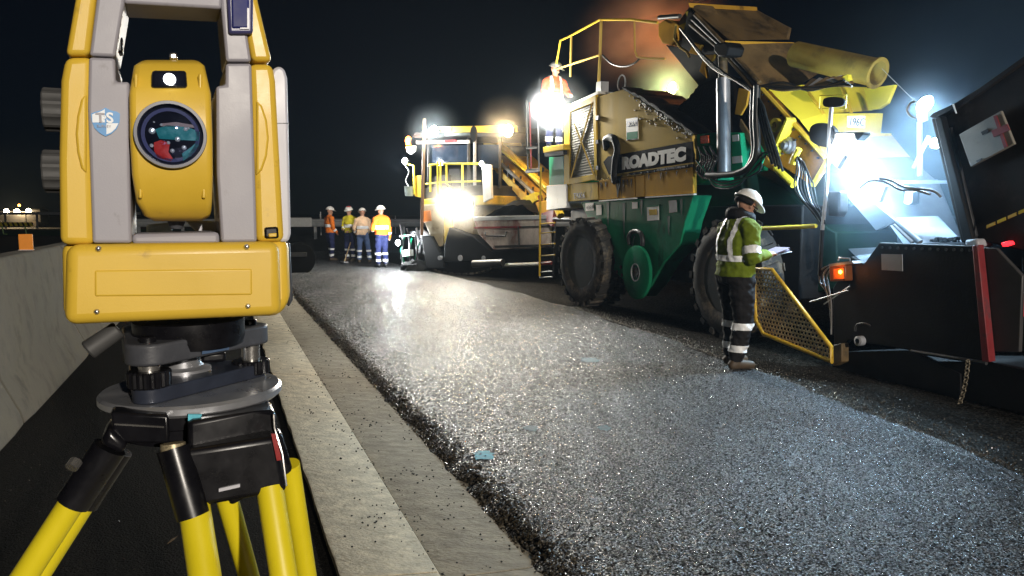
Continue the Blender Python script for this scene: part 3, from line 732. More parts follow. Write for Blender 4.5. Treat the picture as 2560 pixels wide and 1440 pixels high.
MT = Frame((2.75, 9.62, 0), R(-70))
mtv = empty('material_transfer_vehicle', MT.o, MT.yaw, 'huge green and yellow asphalt transfer machine on lugged tyres with raised conveyor', 'machine')
P = MT.P
def pl(name, pts, w, t, m, parent=mtv, bevel=0.0, d=(0, 1, 0), fr=MT, smooth=30):
    """plate whose outline is given in photo pixels on the upright plane w metres into the machine"""
    q = MB(); q.plate([fr.P(p[0], p[1], p[2] if len(p) > 2 else w) for p in pts], t, d)
    return q.build(name, M[m] if isinstance(m, str) else m, parent, bevel=bevel, smooth=smooth)
def pp(name, pts, w, r, m, parent=mtv, n=8, fr=MT, closed=False):
    """pipe through photo pixels"""
    q = MB(); q.path([fr.P(p[0], p[1], p[2] if len(p) > 2 else w) for p in pts], r, n, closed)
    return q.build(name, M[m] if isinstance(m, str) else m, parent, smooth=50)
def arc(pts, k=4):
    """Catmull-Rom through pixel points"""
    out = []
    P_ = [Vector(p if len(p) > 2 else (p[0], p[1], 0)) for p in pts]
    for i in range(len(P_) - 1):
        a, b, c, d = P_[max(i - 1, 0)], P_[i], P_[i + 1], P_[min(i + 2, len(P_) - 1)]
        for j in range(k):
            t = j / k
            out.append(0.5 * ((2 * b) + (c - a) * t + (2 * a - 5 * b + 4 * c - d) * t * t + (3 * b - a - 3 * c + d) * t ** 3))
    out.append(P_[-1])
    return out

# ---- wheels
def wheel(parent, centre, steer, r=0.80, wd=0.58, lugs=20):
    w_ = empty('wheel', centre, steer, parent=parent)
    q = MB()
    ri = r * 0.56
    prof = [(ri, 0.02), (ri + 0.03, 0.0), (r * .80, -0.015), (r * .93, 0.03), (r * .955, 0.08), (r * .96, wd / 2), (r * .955, wd - .08), (r * .93, wd - .03), (r * .80, wd + .015), (ri, wd)]
    q.lathe(prof, (0, -wd / 2, 0), (0, 1, 0), 48, closed=True)
    for k in range(lugs):
        for s in (-1, 1):
            a = 2 * math.pi * (k + (0.5 if s > 0 else 0)) / lugs
            rot = Matrix.Rotation(-a, 3, 'Y')
            pts = []
            for y, da, rr in ((s * wd * .50, 0.00, r * .90), (s * wd * .50, 0.00, r * 0.99), (s * wd * .04, 0.10, r * 1.0), (s * wd * .04, 0.10, r * .93)):
                pts.append((y, da, rr))
            lo = []; hi = []
            for y, da, rr in pts:
                for dd, L_ in ((-0.062, lo), (0.062, hi)):
                    aa = a + da + dd
                    L_.append(Vector((rr * math.cos(aa), y, rr * math.sin(aa))))
            q.hull(lo, hi)
    q.build('tyre', M['tyre'], w_, smooth=35)
    q = MB(); q.lathe([(ri + .01, -wd / 2 + .015), (ri - .02, -wd / 2 + .02), (ri - .05, -wd / 2 + .13), (ri * .55, -wd / 2 + .17), (ri * .5, -wd / 2 + .10), (ri * .3, -wd / 2 + .08), (0, -wd / 2 + .08)], (0, 0, 0), (0, 1, 0), 36)
    rm = q.build('rim', M['rim'], w_)
    for k in range(10):
        a = 2 * math.pi * k / 10; q = MB()
        c = Vector((ri * .4 * math.cos(a), -wd / 2 + .085, ri * .4 * math.sin(a))); q.tube(c, c + Vector((0, -.03, 0)), .018, n=6); q.build('wheel_nut', M['m_dark'], rm)
    return w_
wheel(mtv, Vector((0.0, 0.30, 0.80)), 0)
fw = MT.L(gnd(1452, 765))
wheel(mtv, Vector((fw.x, fw.y + 0.24, 0.79)), R(6), lugs=22)
wheel(mtv, Vector((0.0, 2.75, 0.80)), 0); wheel(mtv, Vector((fw.x, 2.75, 0.80)), R(6))

# ---- lower green body
pl('lower_body', [(1452, 506), (1735, 488), (1713, 553), (1700, 613), (1660, 655), (1626, 712), (1600, 742), (1560, 702), (1527, 667), (1493, 610), (1473, 553)], 0.03, 0.30, 'm_green', bevel=0.012)
q = MB(); a, b = P(1452, 520, 0.33), P(1735, 600, 0.33); q.bb((a.x - .5, 0.34, 0.62), (b.x + 2.2, 2.5, 1.75)); q.build('chassis', M['m_black'], mtv, bevel=0.02)
c = P(1592, 681, -0.03); rv = (P(1592, 614, -0.03) - P(1592, 748, -0.03)).length / 2
q = MB(); q.lathe([(rv * .33, 0.03), (rv * .33, -0.03), (rv * .95, -0.03), (rv, -0.02), (rv, 0.03)], c, (0, 1, 0), 40, closed=True); ds = q.build('side_disc', M['m_green'], mtv)
q = MB(); q.lathe([(rv * .34, -.034), (rv * .30, -.034), (rv * .30, .02), (rv * .34, .02)], c, (0, 1, 0), 32, closed=True); q.build('disc_collar', M['m_grey'], ds)
q = MB(); q.tube(c + Vector((0, -.02, 0)), c + Vector((0, .05, 0)), rv * .18, n=16); q.build('disc_hub', M['m_dark'], ds)
pp('lifting_eye', arc([(1574, 612), (1572, 592), (1580, 580), (1592, 578), (1602, 584), (1607, 600), (1606, 614)]), -0.04, 0.035, 'm_dark')
pp('lifting_chain', arc([(1586, 590), (1582, 612), (1580, 640), (1586, 655)]), -0.08, 0.008, 'm_grey', n=6)
for x, y in ((1553, 668), (1556, 688), (1543, 680)):
    q = MB(); c = P(x, y, 0.02); q.tube(c, c + Vector((0, -.015, 0)), .03, n=12); q.build('bolt', M['m_dark'], mtv)
q = MB(); c = P(1490, 614, -0.02); q.lathe([(.03, .01), (.05, -.01), (.0, -.02)], c, (0, 1, 0), 14); q.build('marker', M['m_white'], mtv)

# ---- yellow skirt panels below the door and the name band
for pts, m in (([(1417, 460), (1494, 455), (1496, 499), (1417, 504)], 'm_yellow'), ([(1497, 452), (1585, 441), (1587, 493), (1498, 499)], 'm_orange'), ([(1588, 440), (1611, 437), (1611, 491), (1589, 493)], 'm_orange'), ([(1613, 433), (1732, 418), (1733, 483), (1613, 491)], 'm_orange')):
    pl('skirt_panel', pts, -0.005, 0.06, m, bevel=0.008)
pl('drip_lip', [(1497, 501), (1587, 494), (1587, 497), (1497, 504)], -0.03, 0.05, 'm_white')
pl('drip_lip', [(1612, 492), (1734, 484), (1734, 487), (1612, 495)], -0.03, 0.05, 'm_white')
o = P(1433, 497, -0.012); e = P(1462, 495, -0.012)
text('T9006', (P(1445, 481, 0) - P(1445, 496, 0)).length * 1.35, M['m_dark'], mtv, o, (math.pi / 2, -math.atan2(e.z - o.z, e.x - o.x), 0), depth=0.002, width=(e - o).length)

# ---- upper side with the name
up = pl('upper_side', [(1490, 243), (1560, 222), (1731, 335), (1732, 417), (1494, 453)], 0.0, 0.30, 'm_cream', bevel=0.012)
M['band'] = mat('band black', (.008, .008, .009), .85, spec=.08)
pl('name_band', [(1520, 391), (1731, 353), (1732, 405), (1522, 437), (1508, 405)], -0.012, 0.02, 'band', up)
pl('band_stripe', [(1560, 432), (1732, 407), (1732, 409), (1560, 434)], -0.014, 0.02, 'm_cream', up)
pl('lower_band', [(1570, 433), (1732, 410), (1732, 417), (1578, 438)], -0.012, 0.015, 'band', up)
o, e, t_ = P(1555, 422, -0.016), P(1714, 399, -0.016), P(1555, 394, -0.016)
cap = 0.0
text('ROADTEC', (t_.z - o.z) * 1.36, M['m_white'], up, o, (math.pi / 2, -math.atan2(e.z - o.z, e.x - o.x), 0), depth=0.003, width=(e - o).length, bold=0.018)
o, e = P(1642, 427, -0.016), P(1712, 418, -0.016)
text('An Astec Industries Company', 0.05, M['m_grey'], up, o, (math.pi / 2, -math.atan2(e.z - o.z, e.x - o.x), 0), depth=0.001, width=(e - o).length)
bo = pl('logo_board', [(1565, 297), (1594, 293), (1595, 348), (1566, 351)], -0.01, 0.015, 'm_white', up)
pl('logo_green', [(1567, 331), (1593, 328), (1593, 346), (1567, 349)], -0.014, 0.006, 'm_green2', bo)
pl('logo_blue', [(1567, 303), (1593, 300), (1593, 314), (1567, 317)], -0.014, 0.006, mat('logo blue', (0.10, 0.14, 0.30), 0.4), bo)
o, e = P(1569, 315, -0.018), P(1592, 312, -0.018)
text('BORAL', 0.085, M['m_white'], bo, o, (math.pi / 2, -math.atan2(e.z - o.z, e.x - o.x), 0), depth=0.001, width=(e - o).length)
pp('black_hook', arc([(1520, 372), (1517, 352), (1527, 345), (1540, 352), (1546, 375), (1541, 402), (1538, 440), (1541, 455)], 5), -0.05, 0.075, 'm_black', up, 10)
pl('tar_run', [(1538, 440), (1552, 440), (1551, 462), (1547, 478), (1543, 498), (1541, 470)], -0.012, 0.004, 'tar', up)
pl('roof_edge', [(1430, 258), (1494, 228), (1496, 234), (1432, 264)], -0.02, 0.5, 'm_white')

# ---- louvred door with crossed braces
dr = empty('louvre_door', (0, 0, 0), parent=mtv)
q = MB()
for a, b in (((1410, 262), (1424, 462)), ((1482, 240), (1493, 449))):
    q.plate([P(a[0], a[1], -.02), P(a[0] + (14 if a[0] < 1450 else 7), a[1] - 3, -.02), P(b[0], b[1], -.02), P(b[0] - (14 if a[0] < 1450 else 7), b[1] + 3, -.02)], 0.05)
q.plate([P(1424, 262, -.018), P(1484, 240, -.018), P(1485, 256, -.018), P(1424, 280, -.018)], 0.046)
q.plate([P(1424, 446, -.018), P(1486, 436, -.018), P(1487, 449, -.018), P(1424, 461, -.018)], 0.046)
q.build('door_frame', M['m_yellow'], dr, bevel=0.006)
NL = 26
for k in range(NL):
    y0 = 282 + (446 - 282) * k / NL; y1 = 256 + (436 - 256) * k / NL; h = (446 - 282) / NL
    q = MB(); q.hull([P(1424, y0, .02), P(1485, y1, .02), P(1485, y1 + h * .9, .0), P(1424, y0 + h * .9, .0)], [P(1424, y0 + 1, .035), P(1485, y1 + 1, .035), P(1485, y1 + h * 1.05, .012), P(1424, y0 + h * 1.05, .012)])
    q.build('louvre', mat('louvre grey', (0.20, 0.19, 0.16), 0.6, var=0.1) if k == 0 else bpy.data.materials['louvre grey'], dr, smooth=0)
pp('brace', [(1427, 444), (1481, 256)], -0.015, 0.016, 'm_cream', dr, 6)
pp('brace', [(1436, 310), (1484, 436)], -0.03, 0.016, 'm_cream', dr, 6)

# ---- stickers on the green side
for pts in ([(1617, 513), (1646, 511), (1647, 550), (1618, 552)], [(1463, 508), (1483, 507), (1484, 526), (1464, 528)], [(1490, 513), (1503, 512), (1503, 537), (1491, 538)], [(1580, 506), (1593, 505), (1593, 521), (1580, 522)], [(1672, 502), (1691, 500), (1692, 530), (1673, 532)]):
    s_ = pl('notice', pts, 0.022, 0.006, 'm_white' if pts[0][0] < 1660 else 'm_grey')
    if pts[0][0] == 1617:
        pl('notice_print', [(1622, 524), (1641, 523), (1642, 537), (1623, 538)], 0.018, 0.003, 'm_yellow', s_)
        pl('notice_print', [(1617, 513), (1646, 511), (1646, 516), (1617, 518)], 0.018, 0.003, 'm_green', s_)
o, e = P(1465, 524, .016), P(1482, 523, .016); text('4085', 0.1, M['m_dark'], mtv, o, (math.pi / 2, -math.atan2(e.z - o.z, e.x - o.x), 0), depth=0.001, width=(e - o).length)

# ---- front platform, boxes and ladder
pl('side_cabinet', [(1372, 384), (1408, 378), (1412, 470), (1372, 474)], 0.12, 0.9, 'm_green', bevel=0.015)
pl('grey_cabinet', [(1366, 464), (1416, 460), (1417, 520), (1366, 526)], -0.03, 0.5, 'm_grey', bevel=0.01)
pl('platform', [(1357, 368), (1408, 360), (1409, 374), (1358, 382)], -0.15, 1.0, 'm_yellow', bevel=0.01)
pl('platform_underside', [(1360, 383), (1408, 376), (1408, 386), (1362, 392)], -0.10, 0.9, 'm_black')
ld = empty('ladder', (0, 0, 0), parent=mtv)
pp('stile', [(1352, 415), (1350, 560), (1349, 690)], -0.35, 0.022, 'm_yellow', ld)
pp('stile', [(1388, 560), (1384, 690)], -0.32, 0.02, 'm_dark', ld)
for y in (560, 583, 612, 640): pp('rung', [(1350, y), (1387, y - 3)], -0.34, 0.016, 'm_yellow', ld, 6)
for y, m in ((657, 'm_red'), (680, 'm_grey'), (694, 'm_grey')): pp('rung', [(1350, y), (1380, y - 2)], -0.34, 0.016, m, ld, 6)
pp('front_post', [(1316, 252), (1320, 430)], -0.1, 0.02, 'm_dark'); pp('front_post', [(1324, 256), (1328, 425)], 0.2, 0.018, 'm_red'); pp('front_post', [(1345, 300), (1348, 440)], -0.1, 0.02, 'm_dark')
pp('front_rail', [(1318, 370), (1346, 368)], -0.1, 0.03, 'm_black'); pp('front_rail', [(1318, 428), (1356, 424)], -0.1, 0.05, 'm_black')

# ---- hand rails on the deck
hr = empty('deck_rail', (0, 0, 0), parent=mtv)
pp('rail', [(1391, 160), (1401, 101), (1429, 88), (1500, 49), (1578, 49), (1644, 57)], 0.3, 0.022, 'm_yellow', hr)
pp('rail_post', [(1503, 50), (1500, 139), (1496, 230)], 0.3, 0.026, 'm_cream', hr)
pp('rail_post', [(1428, 88), (1426, 192)], 0.3, 0.022, 'm_cream', hr)
pp('rail', [(1393, 172), (1442, 156), (1497, 138)], 0.3, 0.02, 'm_cream', hr)
pp('rail', arc([(1586, 53), (1587, 120), (1590, 134), (1600, 144), (1662, 147)], 3), 0.3, 0.016, 'm_cream', hr, 6)
pl('post_foot', [(1491, 205), (1503, 203), (1502, 236), (1489, 238)], 0.2, 0.15, 'm_grey', hr)
pts = arc([(1506, 137), (1528, 158), (1557, 166), (1583, 160), (1599, 146)], 8)
q = MB()
for i in range(len(pts) - 1):
    a, b = P(pts[i].x, pts[i].y, .3), P(pts[i + 1].x, pts[i + 1].y, .3); q.tube(a + (b - a) * -.15, b + (b - a) * .1, .013 if i % 2 else .018, n=5)
q.build('gate_chain', M['m_dark'], hr)
c = P(1554, 208, 0.1); ring = [c + Vector((0.13 * math.cos(a * math.pi / 10), 0.0, 0.13 * math.sin(a * math.pi / 10))) for a in range(20)]
q = MB(); q.path(ring, 0.012, 6, True); q.build('lifting_ring', M['m_grey'], mtv)

# ---- asphalt heaped in the bin
q = MB(); hp = [(1562, 224), (1600, 236), (1640, 257), (1666, 268), (1684, 279), (1702, 262), (1722, 244), (1746, 214), (1800, 190), (1812, 330), (1740, 345)]
hh = []
for i in range(len(hp) - 1):
    for k in range(6):
        t = k / 6; x = hp[i][0] + (hp[i + 1][0] - hp[i][0]) * t; y = hp[i][1] + (hp[i + 1][1] - hp[i][1]) * t
        hh.append((x, y + (random.uniform(-3, 3) if i < 7 else 0)))
q.plate([P(x, y, 0.32) for x, y in hh], 0.85); q.build('asphalt_heap', M['tar'], mtv)
q = MB(); hp2 = [(1556, 222), (1600, 246), (1660, 285), (1733, 336)]; lo_, hi_ = [], []
for i in range(31):
    t = i / 10; k = min(int(t), 2); t -= k; x = hp2[k][0] + (hp2[k + 1][0] - hp2[k][0]) * t; y = hp2[k][1] + (hp2[k + 1][1] - hp2[k][1]) * t
    lo_.append((x, y + random.uniform(-1, 3.5))); hi_.append((x, y - random.uniform(3, 8)))
q.plate([P(x, y, -.02) for x, y in lo_ + hi_[::-1]], .36); q.build('spill_ridge', M['tar'], mtv)
for _ in range(60):
    t = random.random(); x = 1600 + 130 * t; y = 247 + 90 * t + random.uniform(-6, 7); c = P(x, y, -0.012); q_ = 0
sp_ = MB()
for _ in range(130):
    t = random.random() ** 0.8; x = 1585 + 145 * t; y = 242 + 92 * t + random.expovariate(1 / 6) + (random.random() < .25) * random.uniform(0, 45) * (x < 1640); r = random.uniform(.008, .022); c = P(x, y, -0.01)
    sp_.lathe([(r, 0.01), (r * .7, -r * .4), (0, -r * .5)], c, (0, 1, 0), 6)
sp_.build('spilled_mix', mat('pale spatter', (0.30, 0.27, 0.2), 0.5, var=0.6, scale=30), up)

# ---- right end of the body: green panels, lamp, exhaust, hoses
pl('rear_panel', [(1733, 338), (1795, 330), (1795, 450), (1733, 462)], 0.10, 0.5, 'm_green2', bevel=0.01)
pl('rear_panel', [(1828, 330), (1850, 332), (1858, 425), (1828, 432)], 0.25, 0.4, 'm_green2', bevel=0.01)
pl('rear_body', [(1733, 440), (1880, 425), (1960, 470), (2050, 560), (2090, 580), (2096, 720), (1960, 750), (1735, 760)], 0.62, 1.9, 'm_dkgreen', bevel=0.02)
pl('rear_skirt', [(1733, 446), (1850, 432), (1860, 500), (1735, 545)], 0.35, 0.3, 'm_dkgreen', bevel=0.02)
bx = pl('lamp_box', [(1741, 336), (1776, 331), (1776, 361), (1742, 365)], 0.04, 0.1, 'm_green2', bevel=0.01)
pl('amber_lens', [(1750, 340), (1770, 338), (1771, 357), (1751, 359)], 0.015, 0.04, mat('amber lens', (0.62, 0.09, 0.02), 0.25, var=0.2, scale=60), bx, bevel=0.005)
pp('exhaust_pipe', [(1808, 196), (1810, 434)], 0.10, 0.088, 'm_silver', n=20)
pp('exhaust_upper', [(1806, 125), (1808, 200)], 0.10, 0.060, 'm_brown', n=16)
pl('exhaust_cap', [(1784, 110), (1812, 104), (1822, 118), (1815, 140), (1795, 142), (1784, 128)], -0.03, 0.25, 'm_black', bevel=0.02)
pp('hose', arc([(1893, 214), (1890, 300), (1893, 370), (1880, 410), (1840, 434), (1768, 438)]), 0.10, 0.042, 'hose', n=10)
pp('hose', arc([(1882, 225), (1880, 310), (1884, 380), (1868, 418)]), 0.16, 0.03, 'hose', n=8)
for k in range(5): pp('hose', arc([(1740 + k * 6, 400 + k * 5), (1790, 452 + k * 4), (1850, 448 + k * 3), (1900, 425 - k * 9), (1905 + k * 7, 380)]), 0.22, 0.013, 'm_green2' if k % 2 else 'hose', n=6)
for k in range(9):
    x = 1745 + k * 5
    pp('hose', arc([(x, 366 + (k % 3) * 9), (x + 9, 395), (x - 4, 425 + (k % 4) * 5), (x + 14, 446)]), 0.06, 0.012, 'hose', n=6)
pl('notice', [(1830, 338), (1846, 336), (1847, 352), (1831, 354)], 0.235, 0.006, 'm_white'); pl('notice', [(1830, 392), (1854, 389), (1855, 406), (1831, 409)], 0.235, 0.006, 'm_white')

# ---- raised loading conveyor
cv = empty('loading_conveyor', (0, 0, 0), parent=mtv)
pl('head_plate', [(1663, 112), (1700, 118), (1722, 20), (1790, 120), (1800, 330), (1752, 222)], 0.55, 0.05, 'm_black', cv, 0.01)
pl('head_bracket', [(1645, 60), (1662, 48), (1686, 62), (1690, 100), (1676, 113), (1655, 108), (1645, 90)], 0.50, 0.25, 'm_orange', cv, 0.02)
pp('head_pipe', [(1648, 44), (1700, 40)], 0.5, 0.035, 'm_dark', cv); pp('head_pipe', [(1690, 62), (1686, 96), (1700, 118), (1718, 130), (1724, 142)], 0.48, 0.02, 'm_cream', cv)
pl('head_cover', [(1690, 60), (1716, 26), (1728, 8), (1790, 110), (1740, 150), (1700, 118), (1690, 95)], 0.60, 0.4, 'm_brown', cv, 0.02)
pl('lit_slot', [(1697, 64), (1718, 55), (1724, 62), (1714, 73), (1698, 73)], 0.57, 0.05, 'm_acid', cv); pl('lit_slot', [(1713, 30), (1722, 27), (1727, 35), (1718, 42)], 0.57, 0.05, 'm_acid', cv)  # light in the head cutouts painted as bright yellow plates
pl('top_hood', [(1724, 16, .55), (1886, 24, 2.0), (1972, 70, 2.0), (1966, 98, 1.9), (1823, 100, .6)], 0.6, 0.05, 'm_brown', cv)
pl('hood_lip', [(1721, 7, .53), (1886, 17, 1.98), (1887, 27, 1.98), (1724, 18, .53)], 0.6, 0.05, 'm_orange', cv)
pl('mid_hood', [(1813, 107, .50), (1996, 108, 1.7), (2036, 184, 1.6), (1988, 214, 1.2), (1893, 214, .55)], 0.5, 0.06, 'm_brown', cv)
pl('hood_lip', [(1812, 102, .48), (1980, 106, 1.6), (1980, 114, 1.6), (1814, 115, .48)], 0.5, 0.04, 'm_orange', cv)
for k in range(3): pp('boom_pipe', [(1726 + k * 6, 60 - k * 12), (1806 + k * 5, 128 - k * 6), (1890 + k * 4, 226 - k * 10)], 0.44, 0.03, 'm_brown' if k != 1 else 'm_dark', cv)
pl('clevis', [(1721, 132), (1735, 106), (1752, 112), (1742, 138)], 0.45, 0.06, 'm_orange', cv, 0.01); pl('clevis', [(1748, 178), (1760, 137), (1786, 136), (1780, 150), (1762, 168), (1766, 196)], 0.45, 0.05, 'm_orange', cv, 0.01)
pl('side_shield', [(1836, 286), (1846, 220), (1872, 226), (1866, 262), (1852, 288)], 0.3, 0.03, 'm_orange', cv, 0.01)
pl('side_shield', [(1850, 296), (1880, 344), (1876, 366), (1848, 318)], 0.32, 0.03, 'm_brown', cv, 0.01)
sp2 = pl('side_plate', [(1898, 224), (1921, 228), (2062, 396), (2030, 465), (1917, 392), (1896, 352)], 0.42, 0.06, mat('oily orange plate', (.36, .17, .02), .5, spec=.25, var=.25, scale=3, dirt=(.06, .035, .012), dirt_amt=.4, dscale=2.5), cv, 0.012)
pp('plate_flange', [(1905, 222), (2064, 396)], 0.40, 0.028, 'm_yellow', cv, 6)
pl('edge_plate', [(2064, 396), (2072, 404), (2030, 468), (2024, 462)], 0.36, 0.05, 'm_acid', cv, 0.008)
pl('gusset', [(1965, 292), (1968, 300), (1929, 390), (1922, 386)], 0.28, 0.14, 'm_acid', cv, 0.006)
pl('gusset', [(1940, 345), (1963, 294), (1940, 384), (1912, 374)], 0.39, 0.03, 'm_orange', cv, 0.006)
c = P(1940, 313, 0.34); rr_ = 0.085
q = MB(); q.lathe([(rr_ * .5, .02), (rr_ * .5, -.03), (rr_, -.03), (rr_, .02)], c, (0, 1, 0), 20, closed=True); q.build('lifting_lug', M['m_acid'], cv)
c = P(1973, 364, 0.40); q = MB(); q.lathe([(.10, .02), (.10, -.02), (.075, -.03), (.07, -.06), (.045, -.06), (.04, -.10), (0, -.10)], c, (0, 1, 0), 20); q.build('bearing', M['m_silver'], cv)
for x, y in ((1955, 350), (1990, 350), (1958, 384), (1992, 384)):
    q = MB(); c = P(x, y, 0.40); q.tube(c, c + Vector((0, -.03, 0)), .014, n=6); q.build('bearing_bolt', M['m_dark'], cv)
pp('drive_arm', arc([(1998, 372), (1985, 395), (1980, 410)]), 0.36, 0.035, 'm_acid', cv)
for k in range(7): pp('cable', arc([(1985 + k * 4, 380 + k * 4), (1992 + k * 6, 420 + k * 5), (1985 + k * 8, 460), (1996 + k * 8, 490 + k * 4), (2030 + k * 4, 530), (2052 + k * 2, 560)]), 0.30, 0.008, ('hose', 'm_grey', 'm_dark')[k % 3], cv, 5)
pp('lower_arm', [(1940, 420), (1985, 462)], 0.33, 0.045, 'm_acid', cv, 10)
pl('lower_bracket', [(1895, 385), (1915, 392), (1945, 425), (1935, 430), (1905, 412)], 0.34, 0.05, 'm_orange', cv, 0.01)
# yellow rear face below the duct, stepping down to the chute
fc = pl('rear_face', [(1922, 224, .45), (2006, 212, 1.0), (2160, 218, 1.9), (2173, 276, 1.85), (2055, 284, 1.0), (2000, 300, .6)], 0.5, 0.05, 'm_acid', cv)
pl('rear_face', [(2000, 301, .6), (2055, 284, 1.0), (2200, 283, 1.8), (2194, 337, 1.75), (2054, 340, .9), (2036, 346, .6)], 0.5, 0.05, 'm_acid', cv)
pl('rear_step', [(2036, 346, .6), (2054, 340, .9), (2222, 337, 1.7), (2268, 393, 1.5), (2090, 394, .7), (2066, 394, .5)], 0.5, 0.05, 'm_cream', cv)
pl('rear_flange', [(2160, 222, 1.7), (2236, 212, 1.7), (2217, 258, 1.7), (2196, 272, 1.7), (2172, 275, 1.7)], 1.7, 0.05, 'm_acid', cv)
q = MB(); a, b = P(1990, 136, 1.1), P(2190, 182, 1.3); ax = (b - a).normalized(); ln = (b - a).length
q.lathe([(.165, 0), (.165, ln), (.185, ln), (.185, ln + .03), (.14, ln + .03), (.14, ln - .5), (.14, 0)], a, ax, 28, closed=True); q.build('fume_duct', mat('sooty duct', (0.26, 0.185, 0.035), .55, var=.3, scale=2, dirt=(.07, .05, .02), dirt_amt=.5, dscale=1.6), cv)
for k in range(6):
    pl('torn_cover', [(2000 + k * 16, 224 - k * 6, .7), (2030 + k * 18, 196 - k * 2, .9), (2052 + k * 16, 200 + k * 2, .9), (2030 + k * 16, 222 - k * 3, .75)], .8, 0.02, ('m_brown', 'm_grey', 'm_brown')[k % 3], cv)
pl('duct_bracket', [(2096, 196, .8), (2118, 186, .8), (2122, 200, .8), (2100, 206, .8)], .8, .06, 'm_acid', cv)
np_ = pl('number_plate', [(2118, 290), (2161, 290), (2160, 320), (2117, 318)], 0.80, 0.012, 'm_white', cv)
o, e = P(2121, 314, .795), P(2157, 315, .795); text('196C', 0.125, M['m_dark'], np_, o, (math.pi / 2, -math.atan2(e.z - o.z, e.x - o.x), 0), depth=0.002, width=(e - o).length)
# mirror, lamp head and pole
mr_ = empty('mirror_mast', (0, 0, 0), parent=mtv)
pp('pole', [(2078, 268), (2074, 320), (2066, 480), (2056, 575)], 0.0, 0.020, 'm_grey', mr_); pp('pole_lower', [(2056, 575), (2050, 690)], 0.0, 0.022, 'm_black', mr_)
pp('mirror_frame', [(2050, 239), (2117, 237), (2114, 272), (2048, 271)], 0.0, 0.006, 'm_acid', mr_, 6, closed=True)
pl('small_mirror', arc([(2056, 258), (2060, 246), (2084, 242), (2106, 247), (2108, 262), (2090, 268), (2062, 267), (2056, 258)], 3)[:-1], -0.01, 0.03, 'm_black', mr_, 0.005)
pl('round_mirror', arc([(2021, 335), (2026, 316), (2044, 307), (2070, 311), (2086, 326), (2084, 350), (2070, 367), (2044, 364), (2026, 352), (2021, 335)], 3)[:-1], -0.04, 0.06, 'm_black', mr_, 0.01)
lh = pl('lamp_head', [(2078, 330), (2157, 330), (2158, 336), (2142, 352), (2134, 334), (2084, 334)], -0.03, 0.10, 'm_black', mr_, 0.006)
pl('lamp_glass', [(2090, 337), (2131, 337), (2127, 382), (2086, 380)], 0.0, 0.02, 'lamp_white', lh)
lamp_light('lamp_beam', mtv, P(2108, 362, 0.15), 32, (0.93, 0.98, 1.0), radius=0.07)
pp('mirror_arm', [(2100, 420), (2120, 388)], 0.02, 0.03, 'm_dark', mr_)
# burst lamp above the chute
bl_ = pl('work_lamp', [(2128, 424), (2156, 424), (2158, 452), (2128, 452)], 0.35, 0.06, 'm_dark', cv, 0.01)
pl('lamp_glass', [(2131, 427), (2153, 427), (2154, 449), (2131, 449)], 0.335, 0.02, 'lamp_white', bl_)
lamp_light('lamp_beam', mtv, P(2142, 438, 0.20), 120, (0.45, 0.74, 1.0), radius=0.08)
pl('lamp_bracket', [(2192, 458), (2214, 464), (2200, 505), (2186, 506)], 0.35, 0.05, 'm_grey', cv, 0.01)
pp('cable', arc([(2200, 446), (2230, 452), (2262, 468), (2300, 472), (2335, 478), (2352, 492)]), 0.5, 0.012, 'm_grey', cv, 6); pp('cable', arc([(2150, 470), (2175, 452), (2215, 455), (2250, 474), (2290, 476), (2325, 486)]), 0.45, 0.011, 'm_grey', cv, 6)
# chute: floor and lit side of the receiving hopper
ch = empty('receiving_chute', (0, 0, 0), parent=mtv)
pl('chute_slope', [(2068, 396, .5), (2268, 394, 1.5), (2332, 449, 1.5), (2140, 462, .5)], 0.5, 0.04, 'chute', ch)
pl('chute_back', [(2140, 462, .55), (2332, 450, 1.5), (2400, 610, 1.5), (2260, 612, .9), (2180, 500, .6)], 0.5, 0.04, 'chute', ch)
pl('apron', [(2150, 456), (2336, 448), (2404, 614), (2170, 614)], 1.55, 0.05, 'chute', ch)
pl('cross_beam', [(2230, 450, .62), (2366, 451, .9), (2366, 459, .9), (2230, 460, .62)], 0.5, 0.08, 'chute', ch)
pl('chute_side', [(2112, 484), (2152, 482), (2242, 555), (2190, 576)], 0.30, 0.03, 'chute', ch)
pp('chute_rail', [(2242, 555), (2300, 606)], 0.32, 0.03, 'chute', ch); pp('chute_rail', [(2236, 562), (2282, 606)], 0.30, 0.02, 'm_grey', ch)
pl('baffle_block', [(2262, 478), (2282, 478), (2282, 508), (2270, 514), (2258, 508)], 0.68, 0.1, 'm_grey', ch, 0.01)
pl('inner_panel', [(2241, 545, .75), (2338, 540, 1.1), (2400, 605, 1.0), (2290, 608, .7)], 0.7, 0.04, 'chute', ch)
sp_ = MB()
for _ in range(46):
    r = random.uniform(.012, .03); c = P(random.uniform(2330, 2398), random.uniform(596, 604), 0.55); sp_.lathe([(r, -r * .4), (r * .8, r * .5), (0, r * .7)], c, (0, 0, 1), 6)
sp_.build('asphalt_lumps', M['tar'], ch)
pl('junction_box', [(2067, 478), (2100, 478), (2098, 530), (2090, 542), (2070, 540)], 0.02, 0.12, 'm_dark', bevel=0.015)
